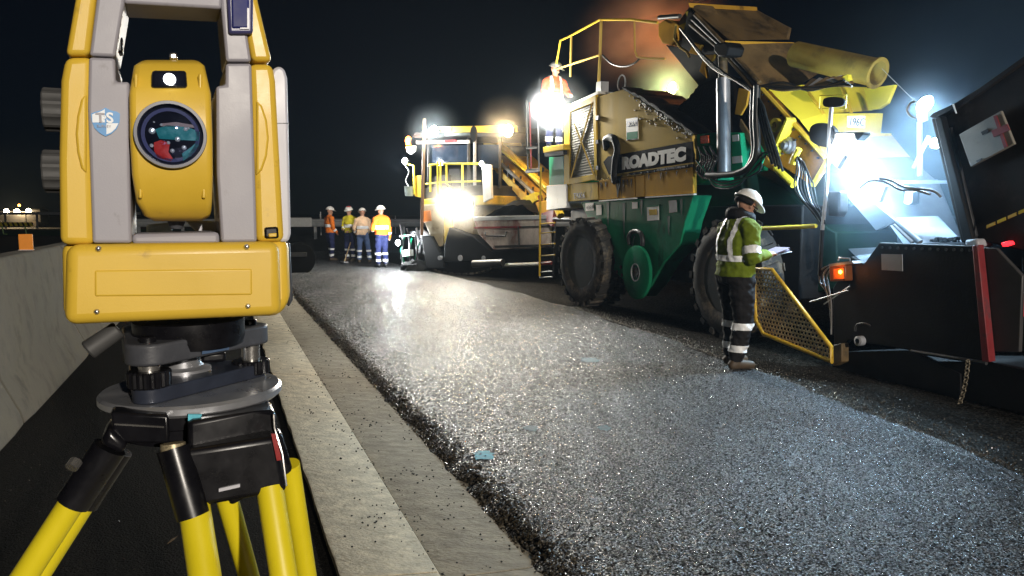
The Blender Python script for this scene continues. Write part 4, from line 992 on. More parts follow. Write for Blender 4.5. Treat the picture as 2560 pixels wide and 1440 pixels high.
# lamp on its own pole behind the chute
lp_ = empty('lamp_mast', (0, 0, 0), parent=mtv)
pp('pole', [(2300, 440), (2299, 305)], 1.1, 0.028, 'm_grey', lp_); pp('brace', [(2322, 340), (2284, 420)], 1.1, 0.022, 'm_grey', lp_)
pp('cable', arc([(2292, 296), (2276, 290), (2268, 276), (2276, 258), (2290, 254)]), 1.1, 0.010, 'm_grey', lp_, 6)
a, b = P(2297, 280, 1.1), P(2327, 243, 1.1); q = MB(); q.path([a, a + (b - a) * .2, a + (b - a) * .5, a + (b - a) * .8, b], [.02, .055, .07, .058, .02], 14); q.build('lamp_glass', M['lamp_white'], lp_)
pl('lamp_holder', [(2290, 285), (2304, 278), (2308, 300), (2294, 306)], 1.08, 0.08, 'm_grey', lp_, 0.01)
lamp_light('lamp_beam', mtv, P(2316, 268, 0.86), 430, (0.52, 0.78, 1.0), 'SPOT', 0.08, P(2316, 268, 0.92) + Vector((.8, -1.4, -1.0)), 150, .4)
q = MB(); c = P(2339, 358, 1.1); q.lathe([(.01, -.05), (.05, -.03), (.055, .02), (.0, .05)], c, (0, 1, 0), 14); sl2 = q.build('small_lamp', M['lamp_white'], lp_)
pp('stay_wire', [(2205, 172, 1.3), (2296, 262, 1.1)], 1.2, 0.004, 'm_grey', lp_, 4)
# lime lamp on the far side of the bin, amber beacon behind the boom
fl = empty('far_side_lamp', (0, 0, 0), parent=mtv)
q = MB(); c = P(1684, 221, 2.3); q.lathe([(.10, -.03), (.10, .04), (.04, .10)], c, (0, 1, 0), 20); q.build('lamp_shell', M['m_dark'], fl)
q = MB(); q.lathe([(.125, -.03), (.10, -.06), (.0, -.07)], c, (0, 1, 0), 20); q.build('lamp_glass', M['lamp_lime'], fl)
pp('lamp_post', [(1684, 230), (1684, 330)], 2.36, 0.025, 'm_dark', fl)
lamp_light('lamp_beam', mtv, c + Vector((0, -.15, 0)), 60, (0.85, 1.0, 0.35), radius=0.08)
q = MB(); c = P(1742, 150, 2.9); q.lathe([(.05, -.06), (.06, 0), (.05, .07), (0, .09)], c, (0, 0, 1), 14); q.build('amber_beacon', M['lamp_amber'], cv)
lamp_light('beacon_glow', mtv, c + Vector((-.4, 0, .1)), 48, (1.0, 0.30, 0.08), radius=0.05)
# big lamp on the deck rail in front of the operator
dl = empty('deck_lamp', (0, 0, 0), parent=mtv)
q = MB(); c = P(1397, 262, 0.05); q.lathe([(.16, -.04), (.17, .03), (.10, .12), (.04, .14)], c, (0.2, 1, 0.1), 24); q.build('lamp_shell', M['m_dark'], dl)
q = MB(); q.lathe([(.155, -.04), (.13, -.075), (.07, -.10), (0, -.11)], c, (0.2, 1, 0.1), 24); q.build('lamp_glass', M['lamp_white'], dl)
pp('lamp_stem', arc([(1392, 285), (1387, 318), (1400, 308), (1408, 330)]), 0.1, 0.014, 'm_grey', dl, 6)
lamp_light('lamp_beam', mtv, c + Vector((-.08, -.30, 0)), 300, (1.0, 0.96, 0.82), radius=0.12)
lamp_light('flood_beam', mtv, c + Vector((-.05, -.32, 0)), 1200, (1.0, 0.97, 0.90), 'SPOT', 0.12, MT.L(Vector((0.7, 4.5, 0.0))), 62, .8)

# ---- black receiving hopper at the near end
hp_ = empty('hopper', (0, 0, 0), parent=mtv)
hw = 0.05
pl('hopper_side', [(2128, 640), (2158, 662), (2198, 606), (2442, 615), (2470, 905), (2300, 880), (2120, 850), (2085, 900), (2082, 720), (2112, 668)], hw, 0.06, 'm_black', hp_, 0.01)
for k in range(12):
    q = MB(); c = P(2206 + k * 20, 619 + k * .6, hw - .005); q.tube(c, c + Vector((0, -.012, 0)), .014, n=6); q.build('bolt', M['m_dark'], hp_)
pl('hopper_inner', [(2120, 622, .8), (2196, 618, .9), (2160, 662, .3)], .8, 0.03, 'chute', hp_)
pl('hopper_notice', [(2203, 635), (2255, 636), (2256, 678), (2204, 675)], hw - .01, 0.008, 'm_grey', hp_)
pl('red_edge', [(2430, 614), (2443, 612), (2473, 905), (2455, 905)], hw - .03, 0.08, 'm_red', hp_, 0.006)
pl('hopper_wing', [(2446, 618), (2490, 620), (2556, 690), (2548, 880), (2476, 880)], hw + .06, 0.04, mat('wing grey', (0.05, 0.047, 0.048), 0.5, var=0.3, scale=3), hp_, 0.008)
pl('hopper_skirt', [(2082, 900), (2470, 905), (2560, 925), (2760, 970), (2760, 1080), (2560, 1034), (2440, 1006), (2200, 958), (2082, 930)], hw + .02, 0.8, 'm_black', hp_)  # black sheet added where ground under the hopper lies in shade
pp('hinge_bar', [(2278, 878), (2466, 908)], hw - .02, 0.018, 'm_dark', hp_)
q = MB(); c = P(2152, 852, hw - .02); q.lathe([(.05, .02), (.05, -.04), (.03, -.05), (.03, -.02)], c, (0, 1, 0), 18, closed=True); q.build('hub', M['m_grey'], hp_)
pp('hook', arc([(2138, 828), (2142, 812), (2160, 808), (2176, 814)]), hw - .02, 0.010, 'm_dark', hp_)
cht = arc([(2420, 900), (2416, 940), (2408, 980), (2398, 1012)], 5)
chn = empty('chain', (0, 0, 0), parent=hp_)
for i in range(len(cht) - 1):
    a, b = P(cht[i].x, cht[i].y, hw - .12), P(cht[i + 1].x, cht[i + 1].y, hw - .12); ax = (b - a); m_ = (a + b) / 2
    s_ = Vector((1, 0, 0)) if i % 2 else Vector((0, 1, 0)); an = ax.normalized(); L_ = ax.length * .62
    q = MB(); q.path([m_ + an * L_ * math.sin(t) + s_ * .018 * math.cos(t) for t in [k * math.pi / 5 for k in range(10)]], 0.0055, 5, True); q.build('link', M['m_brown'] if False else mat('rusty link', (0.20, 0.17, 0.12), 0.5, 0.4) if i == 0 else bpy.data.materials['rusty link'], chn)
pp('chain_hook', [(2372, 1026), (2398, 1012), (2420, 1040)], hw - .12, 0.009, bpy.data.materials['rusty link'], chn, 6)
# amber lamp with its wiring
al = pl('amber_box', [(2072, 664), (2112, 660), (2114, 702), (2074, 704)], hw - .10, 0.10, mat('amber housing', (0.20, 0.06, 0.015), 0.35), hp_, 0.01)
pl('amber_glass', [(2082, 672), (2108, 670), (2109, 697), (2084, 698)], hw - .115, 0.03, mat('amber cover', (0.5, 0.12, 0.02), 0.2), al)
q = MB(); c = P(2101, 680, hw - .125); q.lathe([(.022, 0), (.015, -.012), (0, -.016)], c, (0, 1, 0), 12); q.build('amber_bulb', M['lamp_amber'], al)
lamp_light('amber_glow', mtv, c + Vector((0, -.06, 0)), 1.2, (1.0, 0.3, 0.04), radius=0.02)
pl('lamp_shelf', [(2072, 660), (2130, 652), (2134, 658), (2074, 666)], hw - .14, 0.16, 'm_silver', al)
pp('shelf_handle', [(2096, 652), (2098, 644), (2124, 646), (2126, 654)], hw - .12, 0.008, 'm_silver', al, 6)
for k in range(5): pp('cable', arc([(2072 + k * 3, 664), (2052 + k * 4, 676 + k * 3), (2050 + k * 5, 706), (2066 + k * 3, 730 + k * 8), (2078, 780 + k * 14)]), hw - .13 - .01 * k, 0.009, ('m_silver', 'hose', 'm_grey', 'hose', 'm_silver')[k], hp_, 6)
pp('lever', [(2024, 755), (2120, 726)], hw - .16, 0.009, 'm_silver', hp_, 6); pp('lever', [(2060, 760), (2124, 716)], hw - .15, 0.007, 'm_grey', hp_, 6)
pl('guard_hinge', [(2082, 862), (2104, 858), (2104, 905), (2082, 915)], hw - .1, 0.1, 'm_brown', hp_, 0.01)
pl('step_box', [(2106, 880), (2280, 876), (2400, 935), (2400, 985), (2110, 935)], hw, 0.4, 'm_black', hp_)

# ---- yellow tube guard with perforated sheet, handrail
gd = empty('perforated_guard', (0, 0, 0), parent=mtv); gw_ = -0.42
gpts = [(1884, 670), (1930, 674), (2078, 868), (2080, 904), (1908, 834), (1890, 800)]
pp('guard_tube', gpts, gw_, 0.022, mat('guard yellow', (0.66, 0.40, 0.03), 0.4, var=0.15, scale=8, dirt=(0.2, 0.12, 0.03), dirt_amt=.2), gd, 10, closed=True)
L2 = [P(x, y, gw_) for x, y in gpts]
def inside(x, z):
    c_ = False
    for i in range(len(L2)):
        a, b = L2[i], L2[i - 1]
        if (a.z > z) != (b.z > z) and x < (b.x - a.x) * (z - a.z) / (b.z - a.z) + a.x: c_ = not c_
    return c_
q = MB(); pitch = 0.052; hexr = pitch / math.sqrt(3)
x0, x1 = min(p.x for p in L2), max(p.x for p in L2); z0, z1 = min(p.z for p in L2), max(p.z for p in L2)
j = 0; z = z0
while z < z1:
    x = x0 + (pitch / 2 if j % 2 else 0)
    while x < x1:
        if inside(x, z):
            o_ = []; i_ = []
            for k in range(12):
                a = math.pi / 6 * k; hr_ = hexr * math.cos(math.pi / 6) / math.cos(((a + math.pi / 6 - math.pi / 6) % (math.pi / 3)) - math.pi / 6)
                o_.append(Vector((x + hr_ * math.cos(a), gw_, z + hr_ * math.sin(a)))); i_.append(Vector((x + pitch * .29 * math.cos(a), gw_ + .006, z + pitch * .29 * math.sin(a))))
            q.add(o_ + i_, [(k, (k + 1) % 12, (k + 1) % 12 + 12, k + 12) for k in range(12)])
        x += pitch
    z += pitch * math.sqrt(3) / 2; j += 1
q.build('perforated_sheet', mat('perforated sheet', (0.62, 0.42, 0.19), 0.6, 0.0, var=0.3, scale=5), gd, smooth=0)
pp('handrail', arc([(1866, 590), (1876, 578), (1892, 572), (1960, 569), (2040, 565)]), -0.25, 0.024, 'm_acid', gd)

# ---- seams, bolts, hinges, streaks and hoses
for k in range(14):
    t = (k + .5) / 14
    q = MB(); c = P(1497 + 232 * t, 449 - 36 * t, -.004); q.tube(c, c + Vector((0, -.014, 0)), .013, n=6); q.build('bolt', M['m_dark'], up)
for k in range(9):
    t = (k + .5) / 9
    q = MB(); c = P(1566 + 160 * t, 234 + 104 * t, -.004); q.tube(c, c + Vector((0, -.012, 0)), .012, n=6); q.build('bolt', M['m_dark'], up)
for y in (290, 350, 415): pl('hinge', [(1489, y), (1495, y - 1), (1495, y + 9), (1489, y + 10)], -.04, .04, 'm_dark', dr)
for k, (x, y, l) in enumerate(((1500, 456, 22), (1512, 455, 14), (1556, 450, 30), (1566, 449, 16), (1576, 448, 22), (1620, 436, 14), (1650, 432, 22), (1663, 430, 12), (1690, 427, 15), (1715, 424, 10))):
    pl('tar_run', [(x, y), (x + 4, y - .5), (x + 3, y + l * .5), (x + 1.8, y + l), (x + .8, y + l * .6)], -.012, .003, 'tar', mtv)
for k, (x, y, l) in enumerate(((1516, 506, 60), (1556, 508, 90), (1600, 500, 40), (1668, 540, 50), (1700, 498, 40))):
    pl('rain_streak', [(x, y), (x + 7, y), (x + 5, y + l), (x + 2, y + l * .8)], .026, .003, mat('green streak', (.012, .07, .04), .6) if k == 0 else bpy.data.materials['green streak'], mtv)
for k in range(4): pp('boom_hose', arc([(1700 + k * 5, 70 + k * 6), (1760 + k * 6, 140 + k * 9), (1830 + k * 9, 196 + k * 5), (1888 + k * 5, 232 + k * 8), (1900 + k * 6, 300), (1930 + k * 9, 410 + k * 6)]), .40 - .012 * k, .016, 'hose', cv, 6)
for k in range(5): pp('duct_hose', arc([(1900 + k * 3, 216), (1960, 206 + k * 5), (2020 + k * 8, 226 - k * 3), (2070 + k * 8, 214), (2110 + k * 5, 200 + k * 4)]), .62 + .05 * k, .014, ('hose', 'm_brown', 'm_dark')[k % 3], cv, 6)
for pts in ([(2006, 214, .97), (2010, 214, .97), (2060, 284, .99), (2055, 285, .99)], [(2100, 218, 1.45), (2103, 218, 1.45), (2128, 282, 1.36), (2124, 282, 1.36)]): pl('weld_rib', pts, 1, .03, 'm_yellow', cv)
pl('step_lip', [(2050, 336, .82), (2222, 333, 1.62), (2223, 340, 1.62), (2052, 344, .82)], 1, .04, 'm_yellow', cv)
for k in range(10):
    q = MB(); c = P(1908 + k * 15.4, 236 + k * 17.6, .40); q.tube(c, c + Vector((0, -.02, 0)), .013, n=6); q.build('bolt', M['m_dark'], cv)
# ---- discharge conveyor of the transfer vehicle, reaching over the paver's hopper
dc = empty('discharge_conveyor', (0, 0, 0), parent=mtv); w4 = 1.2
pl('boom_plate', [(1232, 352), (1246, 350), (1368, 466), (1366, 484)], w4, 0.06, 'm_yellow', dc)
pl('boom_plate', [(1232, 420), (1240, 416), (1346, 520), (1338, 538)], w4, 0.06, 'm_cream', dc)
pl('belt', [(1238, 384), (1250, 380), (1366, 490), (1350, 516)], w4 + .15, 0.9, 'm_orange', dc)
for k in range(8):
    t = k / 7.0; pp('idler', [(1240 + 108 * t, 384 + 98 * t), (1240 + 104 * t, 414 + 98 * t)], w4 - .02, 0.03, 'm_cream' if k % 2 else 'm_dark', dc, 6)
pp('return_pipe', [(1232, 390), (1352, 500)], w4 - .05, 0.05, 'm_silver', dc); pp('upper_pipe', [(1248, 372), (1366, 470)], w4 - .04, 0.035, 'm_acid', dc)
pl('head_guard', [(1208, 346), (1232, 352), (1238, 400), (1228, 424), (1210, 412)], w4 - .05, 0.9, 'm_cream', dc, 0.02)
q = MB(); c = P(1238, 376, w4 - .1); q.tube(c, c + Vector((0, 1.0, 0)), .15, n=18); q.build('head_pulley', M['m_black'], dc)
pl('yellow_box', [(1306, 494), (1336, 480), (1342, 500), (1318, 518)], w4 - .2, 0.2, 'm_acid', dc, 0.01)
pl('red_bracket', [(1322, 512), (1346, 488), (1348, 508), (1336, 532), (1316, 522)], w4 - .15, 0.1, 'm_red', dc)
pl('boom_foot', [(1338, 506), (1368, 500), (1372, 540), (1350, 544)], w4 - .2, 0.3, 'm_orange', dc, 0.02)
pl('red_bracket', [(1352, 534), (1384, 522), (1380, 566), (1370, 560)], w4 - .25, 0.1, 'm_red', dc)
pp('ram', [(1394, 520), (1402, 540)], 0.8, 0.09, 'm_yellow', dc); pp('ram', [(1340, 545), (1440, 548)], 1.0, 0.05, 'm_dark', dc)

# ================================================================ paver
M['p_yellow'] = mat('paver yellow', (0.68, 0.45, 0.03), 0.45, var=0.1, scale=3, dirt=(0.2, 0.13, 0.04), dirt_amt=.2)
M['p_rust'] = mat('scuffed hopper wing', (0.42, 0.36, 0.33), 0.5, 0.2, var=0.4, scale=3.5, dirt=(0.20, 0.06, 0.05), dirt_amt=.55, dscale=2.2, stretch=(1, 1, .5))
M['p_glass'] = mat('cab glass', (0.02, 0.03, 0.05), 0.08, var=0.2, spec=0.8)
M['p_body'] = mat('paver body', (0.40, 0.33, 0.22), 0.5, var=0.25, scale=3, dirt=(0.08, 0.06, 0.04), dirt_amt=.35)
PV = Frame(gnd(1150, 688), R(-37))
pv = empty('asphalt_paver', PV.o, PV.yaw, 'yellow asphalt paver with canopy, railing and scuffed steel hopper, lamps blazing', 'paver')
def vl(name, pts, w, t, m, parent=pv, bevel=0.0): return pl(name, pts, w, t, m, parent, bevel, fr=PV)
def vp(name, pts, w, r, m, parent=pv, n=8): return pp(name, pts, w, r, m, parent, n, fr=PV)
V = PV.P
rf = vl('canopy', [(1030, 338), (1076, 318), (1290, 314), (1300, 332), (1252, 340), (1034, 344)], 0.2, 2.2, 'm_dark', pv, 0.03)
vl('fascia', [(1078, 316), (1290, 313), (1292, 330), (1078, 331)], 0.12, 0.06, 'p_yellow', rf, 0.01)
fs_ = vl('fascia_number', [(1106, 317), (1127, 317), (1127, 328), (1106, 328)], 0.10, 0.02, 'm_white', rf)
o = V(1108, 326, .095); text('5420', 0.11, M['m_dark'], fs_, o, depth=0.002, width=0.24)
vl('canopy_lining', [(1040, 352), (1172, 350), (1172, 358), (1040, 360)], 0.5, 0.06, 'm_white', rf); vl('lining_red', [(1112, 350), (1140, 349), (1140, 356), (1112, 357)], 0.46, 0.03, mat('red strip', (.6, .03, .04), .4), rf)  # lit strip under the canopy painted as a white plate
q = MB(); c = V(1184, 335, -0.05); q.lathe([(.20, -.02), (.21, .0), (.20, .03)], c, (0, 1, 0), 24); mo = q.build('round_mirror', M['m_black'], pv)
for v in mo.data.vertices: v.co.x = c.x + (v.co.x - c.x) * .5
for x, y0, y1, m in ((1071, 345, 470, 'm_dark'), (1172, 345, 480, 'm_dark'), (1187, 345, 470, 'm_grey'), (1250, 338, 470, 'm_dark')): vp('canopy_post', [(x, y0), (x, y1)], 0.55, 0.045, m)
vl('windscreen', [(1074, 364), (1168, 362), (1168, 412), (1074, 414)], 0.62, 0.02, 'p_glass'); vl('windscreen', [(1194, 362), (1246, 362), (1246, 420), (1194, 420)], 0.62, 0.02, 'p_glass')
vl('operator_deck', [(1056, 470), (1210, 462), (1212, 500), (1056, 508)], 0.25, 2.0, 'm_dark', pv, 0.02)
vl('seat_back', [(1120, 420), (1150, 418), (1152, 470), (1118, 470)], 1.0, 0.3, 'm_black', pv, 0.05)
vl('console', [(1086, 440), (1116, 436), (1118, 478), (1086, 480)], 0.8, 0.4, 'm_dark', pv, 0.03)
vp('mast', [(1061, 297), (1058, 440), (1054, 588)], -0.05, 0.045, mat('rusty mast', (.16, .09, .05), .6, var=.3))
vp('rail', [(1072, 413), (1096, 410), (1204, 409)], 0.1, 0.03, 'm_acid'); vp('rail', [(1064, 460), (1096, 456), (1202, 453)], 0.1, 0.025, 'm_acid')
for x, y0, y1 in ((1094, 404, 500), (1101, 404, 500), (1156, 409, 490), (1076, 412, 480), (1116, 408, 460)): vp('rail_post', [(x, y0), (x, y1)], 0.1, 0.03, 'm_acid')
vp('grab_rail', arc([(1118, 460), (1136, 480), (1150, 500)]), 0.05, 0.02, 'm_cream')
# left end: beacon, mirror, lamp, bucket
vp('mirror_arm', arc([(1060, 336), (1040, 332), (1030, 345), (1026, 360)]), 0.1, 0.018, 'm_dark')
q = MB(); c = V(1021, 353, 0.1); q.lathe([(.07, -.10), (.085, -.02), (.08, .08), (.04, .13), (0, .14)], c, (0, 0, 1), 16); q.build('amber_beacon', M['lamp_amber'], pv)
lamp_light('beacon_glow', pv, c + Vector((0, -.2, .0)), 35, (1.0, .30, .03), radius=.05)
vl('wing_mirror', [(1014, 366), (1038, 364), (1037, 378), (1026, 386), (1017, 380)], 0.08, 0.06, 'm_white', pv, .01)
def lamp(name, fr, par, px, py, w, r, m, energy, colr, off=0.3, spot=None):
    e_ = empty(name, (0, 0, 0), parent=par); c = fr.P(px, py, w)
    q = MB(); q.lathe([(r, -.03), (r * 1.05, .03), (r * .6, .10)], c, (0, 1, 0), 18); q.build('lamp_shell', M['m_dark'], e_)
    q = MB(); q.lathe([(r * .96, -.03), (r * .8, -.055), (r * .4, -.075), (0, -.08)], c, (0, 1, 0), 18); q.build('lamp_glass', M[m], e_)
    if spot: lamp_light('lamp_beam', par, c + Vector((0, -off, 0)), energy, colr, 'SPOT', r * .7, c + Vector(spot), 165, .35)
    else: lamp_light('lamp_beam', par, c + Vector((0, -off, 0)), energy, colr, radius=r * .7)
    return e_
WH, WM = (.92, .98, 1.0), (1.0, .80, .48)
lamp('canopy_lamp', PV, pv, 1086, 329, 0.05, .16, 'lamp_white', 130, (.85, 1.0, .93))
lamp('canopy_lamp', PV, pv, 1272, 327, 0.05, .16, 'lamp_warm', 150, (1.0, .62, .26))
lamp('side_lamp', PV, pv, 1014, 403, 0.05, .10, 'lamp_white', 220, WH)
lamp('front_lamp', PV, pv, 1124, 500, -0.15, .21, 'lamp_warm', 230, (1.0, .82, .50), .3, (.3, -3, -.7))
lamp('front_lamp', PV, pv, 1166, 514, -0.15, .24, 'lamp_white', 290, (1.0, .98, .90), .3, (.5, -3, -.7))
lamp('screed_lamp', PV, pv, 997, 607, 0.0, .085, 'lamp_white', 150, WH, .2)
lamp('post_lamp', PV, pv, 1206, 409, 0.0, .07, 'lamp_white', 30, WH, .2)
vp('lamp_pole', [(1018, 410), (1034, 414), (1036, 486)], 0.1, 0.03, 'm_acid'); vl('pole_box', [(1034, 440), (1052, 438), (1052, 494), (1036, 490)], 0.15, .15, 'm_yellow', pv, .01)
q = MB(); c = V(1023, 490, .05); q.lathe([(.11, 0), (.14, .26), (.15, .27), (.13, .27), (.10, .02)], c, (0, 0, 1), 18); q.build('bucket', mat('clear bucket', (.35, .40, .38), .3, var=.2), pv)
vp('wire', arc([(1012, 412), (1022, 430), (1014, 450), (1022, 466)]), .05, .008, 'm_white', pv, 5)
# body below the deck
vl('side_panel', [(1056, 512), (1108, 508), (1110, 614), (1096, 618), (1074, 588), (1056, 545)], 0.05, 1.5, 'p_body', pv, .03)
vl('orange_panel', [(1056, 528), (1076, 526), (1078, 552), (1058, 556)], 0.03, 0.03, mat('orange panel', (.75, .22, .03), .5), pv, .01)  # orange light on the side plates painted as a coloured plate
vl('tool_box', [(1108, 520), (1126, 518), (1128, 612), (1110, 614)], 0.0, 1.4, 'p_yellow', pv, .03)
vl('front_panel', [(1126, 512), (1184, 508), (1182, 592), (1126, 570)], 0.1, 1.3, 'p_body', pv, .03)
vl('hood_panel', [(1056, 498), (1212, 488), (1212, 512), (1056, 520)], 0.12, 1.8, 'p_yellow', pv, .03)
vl('upright', [(1204, 410), (1226, 412), (1229, 496), (1208, 506)], 0.0, 0.08, 'm_white', pv, .01)
vl('fender', [(1122, 568), (1182, 590), (1256, 648), (1190, 655), (1110, 655), (1110, 614)], -0.10, 0.35, 'm_black', pv, .03)
vl('track_guard', [(1052, 590), (1078, 590), (1110, 650), (1110, 672), (1066, 672)], -0.05, 0.4, 'm_black', pv, .03)
for w_ in (0.05, 1.7):
    q = MB(); lp2 = []
    for k in range(28):
        a = 2 * math.pi * k / 28; lp2.append(V(1155 + 78 * math.cos(a), 664 + 21 * math.sin(a), w_))
    q.plate(lp2, .35); tk = q.build('track', M['m_black'], pv, .015)
    for k in range(0, 28):
        a, b = lp2[k], lp2[(k + 1) % 28]; m_ = (a + b) / 2
        q = MB(); q.box(m_ + Vector((0, .17, 0)), ((b - a).length * .6, .42, .05), Matrix.Rotation(-math.atan2((b - a).z, (b - a).x), 3, 'Y')); q.build('track_pad', M['tyre'], tk)
for x in (1098, 1150, 1208):
    q = MB(); c = V(x, 645, -.12); q.tube(c, c + Vector((0, .1, 0)), .06 if x != 1150 else .08, n=14); q.build('roller', M['m_grey'], pv)
# hopper
ho = empty('paver_hopper', (0, 0, 0), parent=pv)
vl('hopper_wing', [(1182, 545), (1376, 540), (1376, 618), (1234, 624), (1196, 585)], -0.35, 0.06, 'p_rust', ho, .012)
vl('wing_cap', [(1182, 542), (1378, 537), (1378, 548), (1184, 552)], -0.38, 0.12, 'm_grey', ho, .01)
vl('wing_rib', [(1184, 567), (1300, 565), (1300, 570), (1186, 572)], -0.39, 0.05, 'm_red', ho); vl('wing_rib', [(1300, 566), (1376, 563), (1376, 566), (1300, 569)], -0.38, 0.04, 'm_dark', ho)
vl('wing_rib', [(1235, 614), (1376, 610), (1376, 615), (1238, 620)], -0.39, 0.05, 'm_dark', ho)
vp('wing_handle', [(1214, 580), (1215, 590), (1264, 590), (1266, 579)], -0.42, .022, 'm_dark', ho); vp('latch', [(1296, 566), (1298, 614)], -0.40, .02, 'm_dark', ho)
vl('hopper_front', [(1232, 626), (1376, 620), (1376, 655), (1256, 656)], -0.25, .2, 'tar', ho); vl('hopper_back', [(1186, 500), (1376, 496), (1376, 560), (1190, 562)], 1.8, .1, 'm_dark', ho)
vl('far_wing', [(1240, 528), (1378, 524), (1378, 560), (1240, 560)], 2.2, .1, 'p_rust', ho)
q = MB()
q.grid(lambda u, v: V(1196 + 180 * u, 552, -.2) + Vector((0, 2.0 * v, 0.55 * math.sin(math.pi * min(1, u * 1.05)) * math.sin(math.pi * (.25 + .6 * v)) + noise.noise(Vector((u * 9, v * 7, 1))) * .08)), 26, 12); q.build('asphalt_load', M['tar'], ho, fix=False)
vp('push_roller', [(1184, 660), (1258, 657)], -0.55, .10, 'm_dark', ho, 14); vp('push_bar', [(1256, 664), (1350, 660)], -.45, .05, 'm_white', ho); vp('red_bar', [(1348, 660), (1378, 657)], -.45, .05, 'm_red', ho)
# screed and auger end at the left
sc_ = empty('screed', (0, 0, 0), parent=pv)
vl('end_gate', [(1040, 590), (1060, 588), (1062, 672), (1042, 674)], .3, .05, 'm_dark', sc_); vl('screed_arm', [(1024, 580), (1054, 574), (1078, 592), (1052, 596), (1026, 590)], .15, .1, 'm_grey', sc_, .01)
for k in range(9):
    x = 1000 + k * 6; y = 560 + (k * 37) % 50; vp('fitting', [(x, y), (x + 8 - (k % 3) * 9, y + 44), (x + 2, y + 88)], .1 + .06 * (k % 3), .025, ('m_dark', 'm_grey', 'm_green2')[k % 3], sc_, 6)
vl('control_box', [(1004, 626), (1024, 624), (1025, 640), (1006, 642)], .0, .15, 'm_white', sc_, .01); vp('crank', [(1000, 590), (1040, 586)], 0, .025, 'm_grey', sc_)
q = MB(); c = V(1042, 673, .0)
q.lathe([(.46, 0), (.42, .06), (.36, .14), (.27, .2), (.17, .24), (.08, .27), (0, .28)], c, (0, 0, 1), 22)
for i, v in enumerate(q.v): v += Vector((noise.noise(v * 7), noise.noise(v * 7 + Vector((5, 5, 5))), noise.noise(v * 9) * .6)) * .12
q.build('fresh_mix', M['tar'], sc_)

# ================================================================ tipper truck backed up to the hopper
M['bed'] = mat('dark truck bed', (0.022, 0.017, 0.0145), 0.7, spec=.1, var=0.4, scale=2.5, dirt=(0.045, 0.036, 0.03), dirt_amt=.4, dscale=2)
ttk = empty('tipper_truck', MT.W((4.6, 0.4, 0)), MT.yaw, 'dark tipper truck with raised bed, white board with red cross on its tail', 'truck')
TKO = MT.W((4.6, 0.4, 0)); TK = Frame(TKO, MT.yaw)
def kl(name, pts, w, t, m, parent=ttk, bevel=0.0): return pl(name, pts, w, t, m, parent, bevel, fr=TK)
bed = kl('raised_bed', [(2326, 296), (2384, 270), (2452, 228), (2562, 148), (2720, 60), (2900, 420), (2600, 640), (2442, 600), (2402, 608)], 0.0, 2.2, 'bed', ttk, .02)
kl('bed_rim', [(2322, 292), (2332, 282), (2384, 259), (2386, 272), (2336, 298)], -.06, 2.3, 'm_black', bed, .01); kl('bed_rim', [(2384, 259), (2450, 218), (2562, 138), (2564, 152), (2452, 232), (2386, 274)], -.04, 2.28, 'bed', bed, .01)
kl('bed_post', [(2336, 296), (2352, 290), (2432, 600), (2408, 606)], -.07, .08, 'm_black', bed, .01)
kl('bed_post', [(2372, 320), (2376, 318), (2440, 590), (2434, 594)], -.03, .04, 'm_dark', bed, .005)
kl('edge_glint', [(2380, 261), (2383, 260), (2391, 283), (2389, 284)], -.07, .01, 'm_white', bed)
sg = kl('cross_board', [(2397, 336), (2502, 276), (2536, 360), (2426, 418)], -.05, .03, mat('dusty board', (.22, .20, .17), .6, var=.12, scale=5, dirt=(.12, .10, .085), dirt_amt=.3, dscale=4), bed, .008)
kl('red_cross', [(2483, 291), (2490, 288), (2518, 366), (2510, 370)], -.06, .012, 'm_red', sg); kl('red_cross', [(2478, 327), (2517, 310), (2524, 325), (2484, 343)], -.062, .012, 'm_red', sg)
kl('board_mark', [(2452, 330), (2468, 322), (2472, 330), (2456, 338)], -.055, .006, 'm_dark', sg); kl('board_mark', [(2440, 402), (2454, 395), (2455, 399), (2442, 406)], -.055, .006, 'm_dark', sg)
for k in range(6):
    t0, t1 = k / 6, (k + .78) / 6; f = lambda t: (2466 + 160 * t, 567 - 70 * t)
    a, b = f(t0), f(t1); kl('reflector_strip', [(a[0], a[1] - 4), (b[0], b[1] - 4), (b[0], b[1] + 4), (a[0], a[1] + 4)], -.05, .01, mat('strip yellow', (.62, .36, .03), .4) if k == 0 else 'm_yellow' if k % 2 else bpy.data.materials['strip yellow'], bed)
kl('marker_lamp', [(2502, 607), (2522, 602), (2526, 611), (2506, 617)], -.08, .06, 'lamp_red', ttk, .006)
kl('tail_lamp', [(2550, 730), (2572, 728), (2574, 790), (2552, 792)], -.05, .08, mat('red tail lens', (.6, .01, .02), .25, Emission_Color=(1, 0.02, 0.03, 1), Emission_Strength=.5), ttk, .01)
kl('latch_arm', [(2410, 600), (2442, 596), (2446, 616), (2414, 622)], -.1, .2, 'm_grey', ttk, .02)
kl('chassis', [(2552, 640), (2980, 680), (2980, 860), (2552, 820)], .1, 1.9, 'm_black', ttk, .02)
wheel(ttk, TK.P(2760, 840, .3) * 1 + Vector((0.2, 0, 0)), 0, r=.52, wd=.34, lugs=26).location.z = .52
